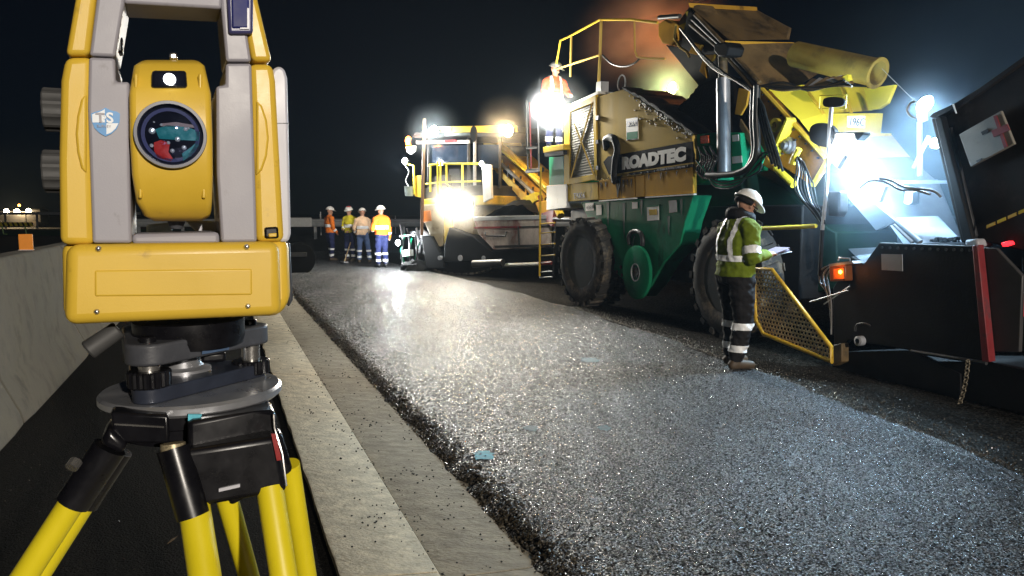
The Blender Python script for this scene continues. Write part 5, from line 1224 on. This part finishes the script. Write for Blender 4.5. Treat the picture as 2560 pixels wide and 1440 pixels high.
# ================================================================ people
def cloth(name, c, rough=.8, var=.12): return mat(name, c, rough, var=var, scale=9, bump=.6, bscale=22, spec=.25)
M['skin'] = mat('skin', (.45, .24, .16), .5, var=.08, scale=20)
M['tape'] = mat('reflective tape', (.93, .94, .95), .35, var=.04, scale=40)
M['navy'] = cloth('navy cotton', (.018, .024, .085)); M['blackwork'] = cloth('black work cloth', (.012, .011, .012))
M['hv_olive'] = cloth('hi-vis lime', (.14, .19, .009)); M['hv_orange'] = cloth('hi-vis orange', (.82, .20, .02)); M['hv_yellow'] = cloth('hi-vis yellow', (.72, .62, .03)); M['hv_red'] = cloth('orange red vest', (.75, .10, .03)); M['hv_pale'] = cloth('pale hi-vis', (.88, .62, .40))  # the pale top has its overexposure put into the cloth colour
M['blue_jean'] = cloth('light blue drill', (.09, .14, .28))
M['boot'] = mat('boot leather', (.075, .05, .028), .6, var=.3, scale=12); M['boot_black'] = mat('black boot', (.012, .011, .010), .5)
M['hat_white'] = mat('white helmet', (.82, .80, .76), .3, var=.04); M['hat_red'] = mat('red helmet top', (.62, .04, .05), .3); M['hat_grey'] = mat('grey helmet', (.38, .38, .38), .4)
M['eye'] = mat('eye', (.02, .015, .012), .2); M['glove'] = mat('work glove', (.5, .48, .44), .8)

BASE = dict(pel=(0, 0, .96), wai=(0, 0, 1.08), che=(0, .01, 1.30), sho=(0, 0, 1.44), nek=(0, .01, 1.53), hed=(0, .035, 1.655),
            sR=(.185, 0, 1.42), eR=(.235, -.02, 1.14), wR=(.24, .06, .90), hR=(.02, .10, -.99),
            sL=(-.185, 0, 1.42), eL=(-.235, -.02, 1.14), wL=(-.24, .06, .90), hL=(-.02, .10, -.99),
            pR=(.095, 0, .93), kR=(.11, .03, .50), aR=(.12, -.01, .10), tR=(.14, .17, .045),
            pL=(-.095, 0, .93), kL=(-.11, .03, .50), aL=(-.12, -.01, .10), tL=(-.14, .17, .045))
def person(label, loc, rz, pose, top, legs, boot, hat, tapes, group=None, voxel=.012, bulk=1.0, look=(0, 0), hand='skin', fingers=True, sc=1.0, hatred=False):
    J = {k: Vector(v) for k, v in {**BASE, **pose}.items()}
    root = empty('person', loc, rz, label, 'person', group)
    root.scale = (sc, sc, sc)
    parts = []; q = MB()
    def chain(part, pts, rs, sq=None):
        pts = [Vector(p) for p in pts]
        parts.append((part, pts, rs, sq))
        # rounded ends
        a = (pts[0] - pts[1]).normalized(); b = (pts[-1] - pts[-2]).normalized()
        P2 = [pts[0] + a * rs[0] * .75, pts[0] + a * rs[0] * .45] + pts + [pts[-1] + b * rs[-1] * .45, pts[-1] + b * rs[-1] * .75]
        R2 = [rs[0] * .35, rs[0] * .8] + list(rs) + [rs[-1] * .8, rs[-1] * .35]
        n0 = len(q.v); q.path(P2, R2, 16)
        if sq:
            for i in range(n0, len(q.v)):
                k = min(range(len(pts)), key=lambda m: (q.v[i] - pts[m]).length)
                q.v[i].x = pts[k].x + (q.v[i].x - pts[k].x) * sq
    b = bulk
    chain('torso', [J['pel'], J['wai'], (J['wai'] + J['che']) / 2, J['che'], J['sho']], [.128 * b, .122 * b, .128 * b, .132 * b, .098 * b], 1.38)
    chain('yoke', [J['sL'] + Vector((.02, 0, 0)), J['sho'] + Vector((0, 0, .02)), J['sR'] - Vector((.02, 0, 0))], [.075 * b, .088 * b, .075 * b])
    chain('neck', [J['sho'], J['nek'], J['hed'] - Vector((0, .01, .06))], [.07, .058, .055])
    for s in 'RL':
        m = (J['s' + s] + J['e' + s]) / 2; f = (J['e' + s] + J['w' + s]) / 2
        chain('arm' + s, [J['s' + s], m, J['e' + s]], [.074 * b, .063 * b, .054 * b]); chain('fore' + s, [J['e' + s], f, J['w' + s]], [.054 * b, .049 * b, .040 * b])
        h = J['h' + s].normalized(); w = J['w' + s]; pal = w + h * .085
        chain('hand' + s, [w, w + h * .045, pal], [.026, .034, .030])
        if fingers:
            up_ = Vector((0, 0, 1)) if abs(h.z) < .8 else Vector((0, 1, 0))
            side = h.cross(up_).normalized(); dn = h.cross(side).normalized()
            if dn.z > 0 and abs(h.z) < .8: dn = -dn
            for k, ln in enumerate((.068, .076, .072, .056)):
                o_ = side * (-.027 + .018 * k); k0 = pal + o_ - h * .01
                k1 = k0 + h * ln * .55; k2 = k1 + (h * .75 + dn * .6).normalized() * ln * .5
                chain('hand' + s, [k0, k1, k2], [.0095, .0088, .0078])
            t0 = w + h * .03 + side * (.03 if s == 'L' else -.03); chain('hand' + s, [t0, t0 + (h + side * (.7 if s == 'L' else -.7)).normalized() * .035, t0 + (h * 1.2 + side * (.35 if s == 'L' else -.35)).normalized() * .062], [.012, .0105, .009])
        tm = (J['p' + s] + J['k' + s]) / 2; cm = J['k' + s] * .62 + J['a' + s] * .38
        chain('thigh' + s, [J['p' + s], tm, J['k' + s]], [.102 * b, .090 * b, .072 * b]); chain('calf' + s, [J['k' + s], cm, J['a' + s] + Vector((0, 0, .04))], [.072 * b, .070 * b, .056 * b])
        heel = J['a' + s] + Vector((0, -.05, -.045)); chain('foot' + s, [heel, J['a' + s] + Vector((0, .04, -.04)), J['t' + s]], [.048, .052, .042]); chain('foot' + s, [J['a' + s] + Vector((0, 0, .06)), J['a' + s] + Vector((0, .0, -.03))], [.056, .05])
    H = J['hed']; yaw, pit = look
    RM = Matrix.Rotation(yaw, 3, 'Z') @ Matrix.Rotation(pit, 3, 'X')
    def hp3(v): return H + RM @ Vector(v)
    chain('head', [hp3((0, -.012, .045)), hp3((0, .0, .0)), hp3((0, .022, -.062))], [.082, .084, .060]); chain('head', [hp3((0, -.045, .035)), hp3((0, -.03, -.01))], [.07, .066])
    chain('head', [hp3((0, .085, -.012)), hp3((0, .108, -.036))], [.010, .016]); chain('head', [hp3((0, .07, -.095)), hp3((0, .078, -.098))], [.026, .024])
    for s in (-1, 1): chain('head', [hp3((s * .084, -.008, .012)), hp3((s * .088, -.004, -.022))], [.016, .013])
    me = q.mesh('body_src', 0); src = bpy.data.objects.new('src', me); col.objects.link(src)
    md = src.modifiers.new('r', 'REMESH'); md.mode = 'VOXEL'; md.voxel_size = voxel
    ms = src.modifiers.new('s', 'SMOOTH'); ms.iterations = 3 if voxel < .02 else 2; ms.factor = .5
    dg = bpy.context.evaluated_depsgraph_get(); dg.update()
    me = bpy.data.meshes.new_from_object(src.evaluated_get(dg)); bpy.data.objects.remove(src)
    me.name = 'body'
    mats = [M[top], M[legs], M['skin'], M[boot], M[hand]]
    me.materials.clear()
    for m_ in mats: me.materials.append(m_)
    segs = []
    for part, pts, rs, sq in parts:
        for i in range(len(pts) - 1):
            a, c = pts[i], pts[i + 1]; d = c - a; segs.append((part, a, d, d.length_squared, rs[i], rs[i + 1], i / (len(pts) - 1), 1 / (len(pts) - 1), sq))
    npoly = len(me.polygons)
    ctr_ = np.empty(npoly * 3, dtype=np.float32); me.polygons.foreach_get('center', ctr_); ctr_ = ctr_.reshape(-1, 3)
    bd = np.full(npoly, 1e9); bs = np.zeros(npoly, int); bt = np.zeros(npoly)
    for si, (part, a, d, l2, r0, r1, t0, dt, sq) in enumerate(segs):
        a_, d_ = np.array(a), np.array(d)
        t = np.clip(((ctr_ - a_) @ d_) / l2, 0, 1); v = ctr_ - (a_ + t[:, None] * d_)
        if sq: v = v / np.array([sq, 1, 1])
        dist = np.sqrt((v * v).sum(1)) - (r0 + (r1 - r0) * t)
        k_ = dist < bd; bd[k_] = dist[k_]; bs[k_] = si; bt[k_] = (t0 + dt * t)[k_]
    info = [(segs[i][0], float(t)) for i, t in zip(bs, bt)]
    mi = np.zeros(npoly, dtype=np.int32)
    for pi, ((part, t), ce) in enumerate(zip(info, ctr_)):
        k = 0
        if part == 'torso' and ce[2] < J['pel'].z: k = 1
        if part[:5] == 'thigh' or part[:4] == 'calf': k = 1
        if part == 'head' or (part == 'neck' and t > .5): k = 2
        if part[:4] == 'hand': k = 4
        if part[:4] == 'foot': k = 3
        mi[pi] = k
    me.polygons.foreach_set('material_index', mi)
    # folds in the cloth
    cl = set()
    for p in me.polygons:
        if p.material_index in (0, 1): cl.update(p.vertices)
    nr_ = [v.normal.copy() for v in me.vertices]
    co_ = [v.co.copy() for v in me.vertices]
    for i in cl:
        c_ = co_[i]
        f = noise.noise(Vector((c_.x * 9, c_.y * 9, c_.z * 15))) * .014 + noise.noise(Vector((c_.x * 18 + c_.z * 9, c_.y * 18, c_.z * 24 + 7))) * .009
        co_[i] = c_ + nr_[i] * (f + .004) * (1 if voxel < .02 else 1.2)
    me.vertices.foreach_set('co', [x for v in co_ for x in v])
    me.update(); me.shade_smooth()
    body = bpy.data.objects.new('body', me); col.objects.link(body); body.parent = root
    # reflective tape: strips lying on the clothes
    sel = [p for p, (part, t) in zip(me.polygons, info) if p.material_index < 2 and tapes(part, t, p.center - J['pel'], p.center)]
    par_ = {}
    def find(i):
        while par_[i] != i: par_[i] = par_[par_[i]]; i = par_[i]
        return i
    for p in sel:
        for i in p.vertices: par_.setdefault(i, i)
        r0 = find(p.vertices[0])
        for i in p.vertices[1:]: par_[find(i)] = r0
    strips = {}
    for p in sel: strips.setdefault(find(p.vertices[0]), []).append(p)
    for fs in strips.values():
        if len(fs) < (20 if voxel < .015 else 8): continue
        q2 = MB(); idx = {}
        for p in fs:
            f = []
            for i in p.vertices:
                if i not in idx: idx[i] = len(q2.v); q2.v.append(co_[i] + nr_[i] * .008)
                f.append(idx[i])
            q2.f.append(tuple(f))
        q2.build('reflective_tape', M['tape'], body, smooth=80, fix=False)
    # eyes and helmet
    for s in (-1, 1):
        q3 = MB(); q3.lathe([(.011, -.004), (.009, .006), (0, .010)], hp3((s * .032, .077, .006)), RM @ Vector((0, 1, 0)), 8); q3.build('eye', M['eye'], body)
    q3 = MB(); dome = []
    NS, NR = 24, 8
    for j in range(NR + 1):
        a = math.pi / 2 * j / NR
        for i in range(NS):
            th = 2 * math.pi * i / NS; r = math.cos(a)
            ridge = 1 + .05 * max(0, 1 - abs(math.sin(th - math.pi / 2 + math.pi / 2)) * 4) * math.sin(a)
            q3.v.append(hp3((.122 * r * math.cos(th), .145 * r * math.sin(th) - .008, .055 + .118 * math.sin(a) * ridge)))
    for j in range(NR): q3.f += [(j * NS + i, j * NS + (i + 1) % NS, (j + 1) * NS + (i + 1) % NS, (j + 1) * NS + i) for i in range(NS)]
    q3.f.append(tuple(range(NS)))
    helm = q3.build('helmet', M[hat], root, smooth=60)
    q3 = MB()
    for zz, ex_ in ((.050, 0), (.060, 0)):
        for i in range(NS):
            th = 2 * math.pi * i / NS; fr_ = max(0, math.sin(th)) ** 2
            q3.v.append(hp3(((.138 + .004 * fr_) * math.cos(th), (.160 + .055 * fr_) * math.sin(th) - .008, zz - .020 * fr_)))
    q3.f += [(i, (i + 1) % NS, (i + 1) % NS + NS, i + NS) for i in range(NS)] + [tuple(range(NS)), tuple(range(2 * NS - 1, NS - 1, -1))]
    q3.build('brim', M[hat], helm)
    if hatred:
        q3 = MB(); q3.lathe([(.085, 0), (.07, .03), (.0, .045)], hp3((0, -.008, .135)), RM @ Vector((0, 0, 1)), 16); q3.build('helmet_top', M['hat_red'], helm)
    return root, J, hp3

def legtape(zs, w=.035):
    return lambda part, t, r, c: (part[:4] == 'calf' or part[:5] == 'thigh') and any(abs(c.z - z) < w for z in zs)

# near man reading his clipboard, turned to the right
def tape_near(part, t, r, c):
    if part[:4] == 'calf' or part[:5] == 'thigh': return abs(c.z - .445) < .036 or abs(c.z - .225) < .036
    if part in ('torso',) and abs(c.z - 1.13) < .032: return True
    if part in ('torso', 'yoke') and c.z > 1.13 and .085 < abs(c.x) < .135: return True
    if part[:3] == 'arm' and .62 < t < .88: return True
    return False
g0 = gnd(1832, 918, .07)
near, JN, hpn = person('man in olive hi-vis jacket and white helmet reading a clipboard on the mat', g0, R(-70), dict(
    pel=(0, -.01, .95), che=(0, .0, 1.30), sho=(0, .02, 1.44), nek=(0, .06, 1.53), hed=(0, .11, 1.65),
    sR=(.19, .02, 1.42), eR=(.27, -.02, 1.14), wR=(.17, .24, 1.16), hR=(-.25, .9, .1), sL=(-.19, .02, 1.42), eL=(-.27, .05, 1.15), wL=(-.15, .30, 1.14), hL=(.35, .9, .05),
    kR=(.12, .02, .50), aR=(.13, -.06, .10), tR=(.15, .12, .045), kL=(-.11, .06, .50), aL=(-.12, .06, .10), tL=(-.14, .25, .045)),
    'hv_olive', 'blackwork', 'boot', 'hat_white', tape_near, voxel=.0085, bulk=1.30, look=(R(-4), R(-30)), sc=1.0)
q = MB(); q.path([JN['nek'] + Vector((.088 * math.cos(a), .098 * math.sin(a) - .005, .015 - .03 * math.sin(a))) for a in [k * math.pi / 8 for k in range(16)]], [.050 + .010 * math.sin(k * 1.9) + .018 * max(0, -math.sin(k * math.pi / 8)) for k in range(16)], 10, True)
q.build('fleece_collar', M['blackwork'], near, smooth=60)
q = MB(); q.path([hpn((.095 * math.cos(a), .11 * math.sin(a) - .012, .02)) for a in [math.pi * (1 + k / 10) for k in range(11)]], .028, 8); q.build('beanie', M['blackwork'], near, smooth=60)
q = MB(); q.path([hpn((.085, .0, .012)), hpn((.07, .085, .012)), hpn((.02, .10, .0)), hpn((-.07, .085, .012))], .006, 6); q.build('glasses', M['ts_black'], near)
Rn = Matrix.Rotation(R(-70), 3, 'Z')
cb = empty('clipboard', g0 + Rn @ Vector((.02, .40, 1.16)), R(-70), 'clipboard with pale pages held open in the olive jacketed man\'s hands', 'clipboard')
q = MB(); q.box((0, .02, 0), (.24, .33, .006), Matrix.Rotation(R(10), 3, 'X')); q.build('board', M['ts_black'], cb, bevel=.003)
for k in range(3):
    q = MB(); q.grid(lambda u, v: Matrix.Rotation(R(10), 3, 'X') @ Vector((-.11 + .22 * u, -.13 + .30 * v, .006 + .003 * k + .014 * k * v * v)), 6, 6); q.build('page', mat('paper', (.30, .25, .33), .8, var=.05) if k == 0 else bpy.data.materials['paper'], cb, fix=False)
q = MB(); q.box((0, .17, .035), (.09, .02, .012)); q.build('clip', M['steel'], cb, bevel=.002)

# four workers at the far end of the mat
def tape_w(part, t, r, c):
    if part[:4] == 'calf': return abs(c.z - .20) < .04 or abs(c.z - .40) < .035
    if part[:4] == 'fore': return .35 < t < .65
    return part == 'torso' and abs(c.z - 1.18) < .05
grp = 'workers at the far end of the mat'
D = dict
person('worker in orange shirt and navy trousers standing leftmost of the far group', gnd(826, 652, .07), R(-50), D(eR=(.24, .0, 1.14), wR=(.20, .16, .95), hR=(0, .4, -.8), wL=(-.2, .05, .9), pel=(.03, 0, .95), kL=(-.14, .10, .51), aL=(-.16, .12, .10), tL=(-.2, .30, .045)), 'hv_orange', 'navy', 'boot', 'hat_white', tape_w, grp, .02, 1.05, (0, R(-8)), fingers=False)
person('worker in yellow shirt and red topped helmet facing the camera in the far group', gnd(876, 654, .07), R(160), D(eR=(.26, .0, 1.13), wR=(.12, .22, 1.05), hR=(-.5, .7, .1), eL=(-.26, 0, 1.13), wL=(-.12, .24, 1.0), hL=(.5, .7, -.2)), 'hv_yellow', 'navy', 'boot', 'hat_white', tape_w, grp, .02, 1.0, (0, R(-10)), fingers=False, hatred=True)
w3, J3, _ = person('worker with his back turned in pale shirt and light blue trousers', gnd(908, 657, .07), R(12), D(pel=(-.04, -.02, .94), kR=(.17, .06, .5), aR=(.21, .02, .10), tR=(.26, .19, .045), eL=(-.28, .04, 1.14), wL=(-.22, .2, .98), hL=(0, .6, -.5), eR=(.25, .05, 1.14), wR=(.18, .2, 1.0), hR=(-.2, .8, -.2)), 'hv_pale', 'blue_jean', 'boot', 'hat_white', tape_w, grp, .02, 1.05, (R(10), R(-14)), fingers=False, sc=.97)
person('broad worker in orange and white top standing rightmost of the far group', gnd(955, 668, .07), R(35), D(eL=(-.28, .02, 1.14), wL=(-.16, .22, 1.08), hL=(.3, .8, .1), eR=(.26, -.02, 1.13), wR=(.27, .03, .88)), 'hv_orange', 'navy', 'boot_black', 'hat_white', tape_w, grp, .02, 1.16, (R(18), R(-6)), fingers=False)
# asphalt rake leaning in the group
a, b = gnd(888, 652, .07), gnd(861, 658, .08)
rk = empty('asphalt_rake', b, 0, 'long wooden asphalt rake held slanting by the far workers', 'rake')
q = MB(); top_ = a - b + Vector((.0, .0, 1.02)); q.tube((0, 0, .05), top_, .02, .017, 10); q.build('handle', mat('ash wood', (.5, .36, .2), .6, var=.2), rk)
q = MB(); q.box((0, 0, .04), (.16, .55, .03), Matrix.Rotation(R(25), 3, 'Z')); q.build('blade', M['alu'], rk, bevel=.004)
# operator up on the deck of the transfer vehicle
opz = P(1385, 374, 0.45)
ow = MT.W(opz)
def tape_o(part, t, r, c):
    if part[:4] == 'calf': return abs(c.z - .22) < .05
    if part in ('torso', 'yoke') and .07 < abs(c.x) < .13 and c.z > 1.15: return True
    return part == 'torso' and abs(c.z - 1.13) < .035
person('operator in orange red vest and grey helmet standing on the machine deck', Vector((ow.x, ow.y, opz.z)), R(200), D(eR=(.28, .08, 1.17), wR=(.24, .30, 1.10), hR=(0, .9, -.2), eL=(-.28, .08, 1.17), wL=(-.24, .30, 1.10), hL=(0, .9, -.2), hed=(0, .06, 1.65)), 'hv_red', 'navy', 'boot_black', 'hat_grey', tape_o, None, .016, 1.1, (R(35), R(-18)), fingers=False, hand='glove')
# ================================================================ far side: bank, guard rail, roller, lights
g = MB(); A0, A1 = gnd(560, 560, 0.0), gnd(1120, 560, 0.0)
def bank(u, v):
    p = Vector((-19 + 26 * u, 31.5 + 4.0 * v, 0)); p.z = .62 * min(1, max(0, v * 1.6)) + wob(p.x, p.y, .10, .7) * (v > .05)
    return p
g.grid(bank, 40, 12); g.grid(lambda u, v: Vector((-19 + 26 * u, 35.4 + 60 * v, .6 - .05 * v)), 6, 4)
tag(g.build('bank', M['ground'], fix=False), kind='structure')
gr = empty('guard_rail', (-17.5, 33.5, .55), 0, 'galvanised road guard rail running behind the far workers', 'guard rail')
q = MB(); sec = [(0, .52), (.05, .57), (.06, .62), (.01, .68), (.01, .71), (.06, .77), (.05, .82), (0, .87), (-.015, .87), (.03, .80), (.0, .70), (.03, .60), (-.015, .52)]
L_ = 23.0
for x in (0, L_):
    q.v += [Vector((x, -s[0], s[1])) for s in sec]
m = len(sec); q.f += [(i, (i + 1) % m, (i + 1) % m + m, i + m) for i in range(m)] + [tuple(range(m)), tuple(range(m, 2 * m))]
q.build('beam', M['galv'], gr, smooth=20)
for k in range(12):
    q = MB(); q.box((.6 + k * 2.0, .09, .38), (.12, .09, .92)); q.build('post', M['galv'], gr)
q = MB(); q.box((7.5, -.10, .72), (2.0, .08, .42)); q.build('end_terminal', M['m_white'], gr, bevel=.05)
for k, x in enumerate((838, 858)):
    p = gnd(772 + k * 90, 560, .6)
    mk = empty('marker_post', Vector((-9.4 + k * 3.2, 36.5 + k * 3, .6)), 0, ('thin white marker post beyond the guard rail near the instrument', 'thin marker post beyond the guard rail between the far workers')[k], 'marker post')
    q = MB(); q.tube((0, 0, 0), (0, 0, 1.15 - .2 * k), .03, .03, 8); q.build('post', M['galv'], mk); q = MB(); q.box((0, -.035, .95 - .2 * k), (.07, .01, .16)); q.build('reflector', M['m_white'], mk)
# dark roller half hidden behind the instrument
ro = empty('road_roller', gnd(716, 684, 0), R(20), 'dark road roller half hidden behind the right flank of the instrument', 'roller')
q = MB(); q.tube((.30, -.7, .44), (.30, .7, .44), .44, .44, 32); M['roller'] = mat('sooty roller', (.003, .003, .0032), .95, spec=.03)  # roller colour blackened to stand for the shade around it
dm = q.build('drum', M['roller'], ro, bevel=.02)
for s in (-1, 1):
    q = MB(); q.lathe([(.30, 0), (.30, .02), (.1, .03), (0, .03)], (.30, s * .70, .44), (0, s, 0), 24); q.build('drum_end', M['roller'], dm)
q = MB(); q.bb((-2.0, -.6, .5), (-.2, .6, 1.25)); q.build('body', M['m_black'], ro, bevel=.06); 
for s in (-.78, .72):
    q = MB(); q.bb((-.4, s, .5), (.5, s + .06, .62)); q.build('yoke_arm', M['m_black'], ro, bevel=.01)
q = MB(); q.tube((-1.6, -.7, .44), (-1.6, .7, .44), .44, .44, 32); q.build('drum', M['tyre'], ro, bevel=.02)
for x, y in ((-1.7, -.5), (-1.7, .5), (-.6, -.5), (-.6, .5)):
    q = MB(); q.tube((x, y, 1.2), (x, y, 1.5), .03, n=8); q.build('frame_post', M['m_black'], ro)

# far left: striped board, orange reflector, median, lit vehicle
M['stripe_y'] = mat('stripe yellow', (.70, .58, .04), .5); M['med'] = mat('median grass', (.05, .13, .06), .9, var=.3, scale=3)  # greenish light on the median is put into its colour
g = MB().grid(lambda u, v: Vector((-62 + 40 * u, 56 + 14 * v, .02 + .35 * math.sin(math.pi * v))), 20, 6); tag(g.build('median', M['med'], fix=False), kind='structure')
c = gnd(35, 587, .1); sb = empty('striped_barricade', c, 0, 'low barricade board with yellow and black diagonal stripes at the far left', 'barricade')
q = MB(); q.box((0, .03, .78), (2.9, .03, .30)); q.build('board', M['ts_black'], sb)
for k in range(8):
    x = -1.32 + k * .37; q = MB(); q.plate([(x - .02, 0.0, .64), (x + .18, 0.0, .64), (x + .06, 0.0, .92), (x - .14, 0.0, .92)], .012); q.build('stripe', M['stripe_y'], sb)
for x in (-.8, .9):
    q = MB(); q.path([(x - .1, .06, .66), (x, .06, .05), (x + .25, .06, .05)], .045, 6); q.build('leg', mat('lime leg', (.35, .6, .2), .5), sb)
p = road(8.15, -1.70, 1.30)
orf = empty('delineator', p, R(18), 'small orange delineator plate on top of the concrete barrier', 'delineator')
q = MB(); q.box((0, 0, .075), (.115, .02, .155)); q.build('plate', mat('orange plate', (.85, .28, .02), .5, Emission_Strength=0.0), orf, bevel=.004); q = MB(); q.box((0, 0, .0), (.12, .05, .012)); q.build('foot', M['m_white'], orf)
bvw = Vector((-61, 92, 0)); wv = empty('work_truck', bvw, R(8), 'far lit works truck with amber beacon at the left edge', 'truck')
q = MB(); q.bb((-3.0, -1.0, .5), (1.2, 1.0, 2.0)); q.build('tray', M['m_dark'], wv, bevel=.05); q = MB(); q.bb((1.2, -1.0, .5), (3.0, 1.0, 2.3)); q.build('cab', M['m_dark'], wv, bevel=.15)
for x in (-2, 2):
    for y in (-1.0, 1.0):
        q = MB(); q.tube((x, y - .12, .5), (x, y + .12, .5), .5, .5, 18); q.build('wheel', M['tyre'], wv)
for x, z, r, m in ((-.9, 1.95, .30, 'lamp_warm'), (.3, 1.9, .34, 'lamp_warm'), (1.6, 2.0, .30, 'lamp_warm'), (-2.6, 1.9, .12, 'lamp_amber'), (-3.6, 1.9, .08, 'lamp_warm'), (.6, 2.7, .16, 'lamp_amber')):
    q = MB(); q.lathe([(r, 0), (r * .8, -.08), (0, -.1)], (x, -1.1, z), (0, 1, 0), 12); q.build('lamp', M[m], wv)
lamp_light('lamp_beam', wv, (.5, -2.0, 2.0), 900, (1, .7, .35), radius=.3)
fr_ = empty('far_rail', Vector((-58, 84, 0)), 0, 'pale far guard rail right of the lit truck on the left', 'guard rail')
q = MB(); q.bb((0, 0, 1.55), (16, .08, 1.85)); q.build('beam', M['galv'], fr_)
for k in range(5):
    q = MB(); q.bb((.5 + k * 3.6, .08, 0), (.7 + k * 3.6, .2, 1.8)); q.build('post', M['galv'], fr_)
for o_ in [x for x in bpy.data.objects if x.name.startswith('spilled_mix')]: o_['kind'] = 'stuff'
# ================================================================ smoke, night air and clouds added for lamp glare
def volume_mat(name, c, dens, nz=None):
    m = bpy.data.materials.new(name); m.use_nodes = True
    N = m.node_tree.nodes; L = m.node_tree.links
    for n_ in list(N):
        if n_.type == 'BSDF_PRINCIPLED': N.remove(n_)
    v = N.new('ShaderNodeVolumePrincipled'); v.inputs['Color'].default_value = (*c, 1); v.inputs['Density'].default_value = dens; v.inputs['Anisotropy'].default_value = 0.35
    L.new(v.outputs[0], N['Material Output'].inputs['Volume'])
    return m

def puff(label, c, r, dens, colr=(.85, .92, 1.0), nscale=1.6, soft=1.6, namp=0.9):
    """a cloud of asphalt steam: thins out towards its edge, uneven inside"""
    m = volume_mat('steam', colr, 0.0); N = m.node_tree.nodes; L = m.node_tree.links
    v = [n for n in N if n.type == 'PRINCIPLED_VOLUME'][0]
    tc = N.new('ShaderNodeTexCoord')
    ln = N.new('ShaderNodeVectorMath'); ln.operation = 'LENGTH'; L.new(tc.outputs['Object'], ln.inputs[0])
    mr = N.new('ShaderNodeMapRange'); mr.inputs[1].default_value = 1.0; mr.inputs[2].default_value = 0.0; mr.inputs[3].default_value = 0; mr.inputs[4].default_value = 1; L.new(ln.outputs['Value'], mr.inputs[0])
    pw = N.new('ShaderNodeMath'); pw.operation = 'POWER'; pw.inputs[1].default_value = soft; L.new(mr.outputs[0], pw.inputs[0])
    nz = N.new('ShaderNodeTexNoise'); nz.inputs['Scale'].default_value = nscale; nz.inputs['Detail'].default_value = 3
    mp = N.new('ShaderNodeMapping'); mp.inputs['Location'].default_value = (c[0], c[1], c[2]); L.new(tc.outputs['Object'], mp.inputs[0]); L.new(mp.outputs[0], nz.inputs['Vector'])
    nr = N.new('ShaderNodeMapRange'); nr.inputs[1].default_value = .5 - .25 * namp; nr.inputs[2].default_value = .5 + .25 * namp; nr.inputs[3].default_value = 1 - namp; nr.inputs[4].default_value = 1 + namp; L.new(nz.outputs[0], nr.inputs[0])
    mu = N.new('ShaderNodeMath'); mu.operation = 'MULTIPLY'; L.new(pw.outputs[0], mu.inputs[0]); L.new(nr.outputs[0], mu.inputs[1])
    m2 = N.new('ShaderNodeMath'); m2.operation = 'MULTIPLY'; m2.inputs[1].default_value = dens; L.new(mu.outputs[0], m2.inputs[0]); L.new(m2.outputs[0], v.inputs['Density'])
    q = MB(); q.lathe([(math.sin(math.pi * (k + .02) / 10.04), -math.cos(math.pi * (k + .02) / 10.04)) for k in range(11)], (0, 0, 0), (0, 0, 1), 20)
    o = q.build('steam', m, None, smooth=0); o.location = c; o.scale = r; o.rotation_euler = (0, 0, MT.yaw)
    return tag(o, label, None, kind='stuff')
def mw(px, py, w): return MT.W(P(px, py, w))
def vw(px, py, w): return PV.W(V(px, py, w))
puff('steam glowing round the deck lamp', mw(1394, 272, -.25), (.75, .75, .72), .30, namp=.4)  # clouds set at the lamps are added to stand for lens glare
puff('steam glowing round the front lamps of the paver', vw(1150, 506, -.55), (1.3, 1.0, 1.0), .34, (1, .95, .85), namp=.4)
puff('lime lit steam behind the bin', mw(1692, 205, 2.0), (1.2, 1.0, 1.1), .32, namp=.5)
puff('orange lit smoke drifting over the bin', mw(1612, 78, 2.2), (2.8, 1.5, 1.45), .75, (1.0, .55, .36), nscale=3.0, soft=2.6, namp=1.0)  # amber light's tint is put into the smoke colour
puff('blue lit steam rising from the chute', mw(2250, 500, .5), (1.4, 1.0, 1.15), .17, (.6, .8, 1.0), namp=1.0, nscale=2.6)
puff('blue haze round the mast lamp', mw(2314, 262, .95), (1.0, .9, 1.0), .025, (.7, .85, 1.0), namp=.3)
puff('faint blue haze over the truck', mw(2420, 180, 2.2), (3.0, 2.0, 2.2), .09, (.45, .7, 1.0), namp=.6)
puff('white glare of steam at the chute lamp', mw(2142, 438, .05), (.6, .55, .6), .26, namp=.3)
puff('glare of steam at the mirror lamp', mw(2108, 362, .05), (.45, .45, .45), .18, namp=.3)
puff('steam round the left canopy lamp', vw(1086, 329, -.25), (.9, .9, .9), .16, namp=.3)
puff('steam round the right canopy lamp', vw(1272, 327, -.25), (1.0, 1.0, 1.0), .2, namp=.3)
puff('steam over the paver hopper', vw(1300, 520, .6), (1.4, 1.2, .7), .12, namp=1.0, nscale=2.5)
hz_ = MB(); hz_.bb((-130, -20, -1.2), (130, 130, 9.0))
o = hz_.build('haze', volume_mat('haze', (.62, .80, 1.0), 0.0007), None, smooth=0)
tag(o, 'thin smoky night air round the machines', None, kind='stuff')
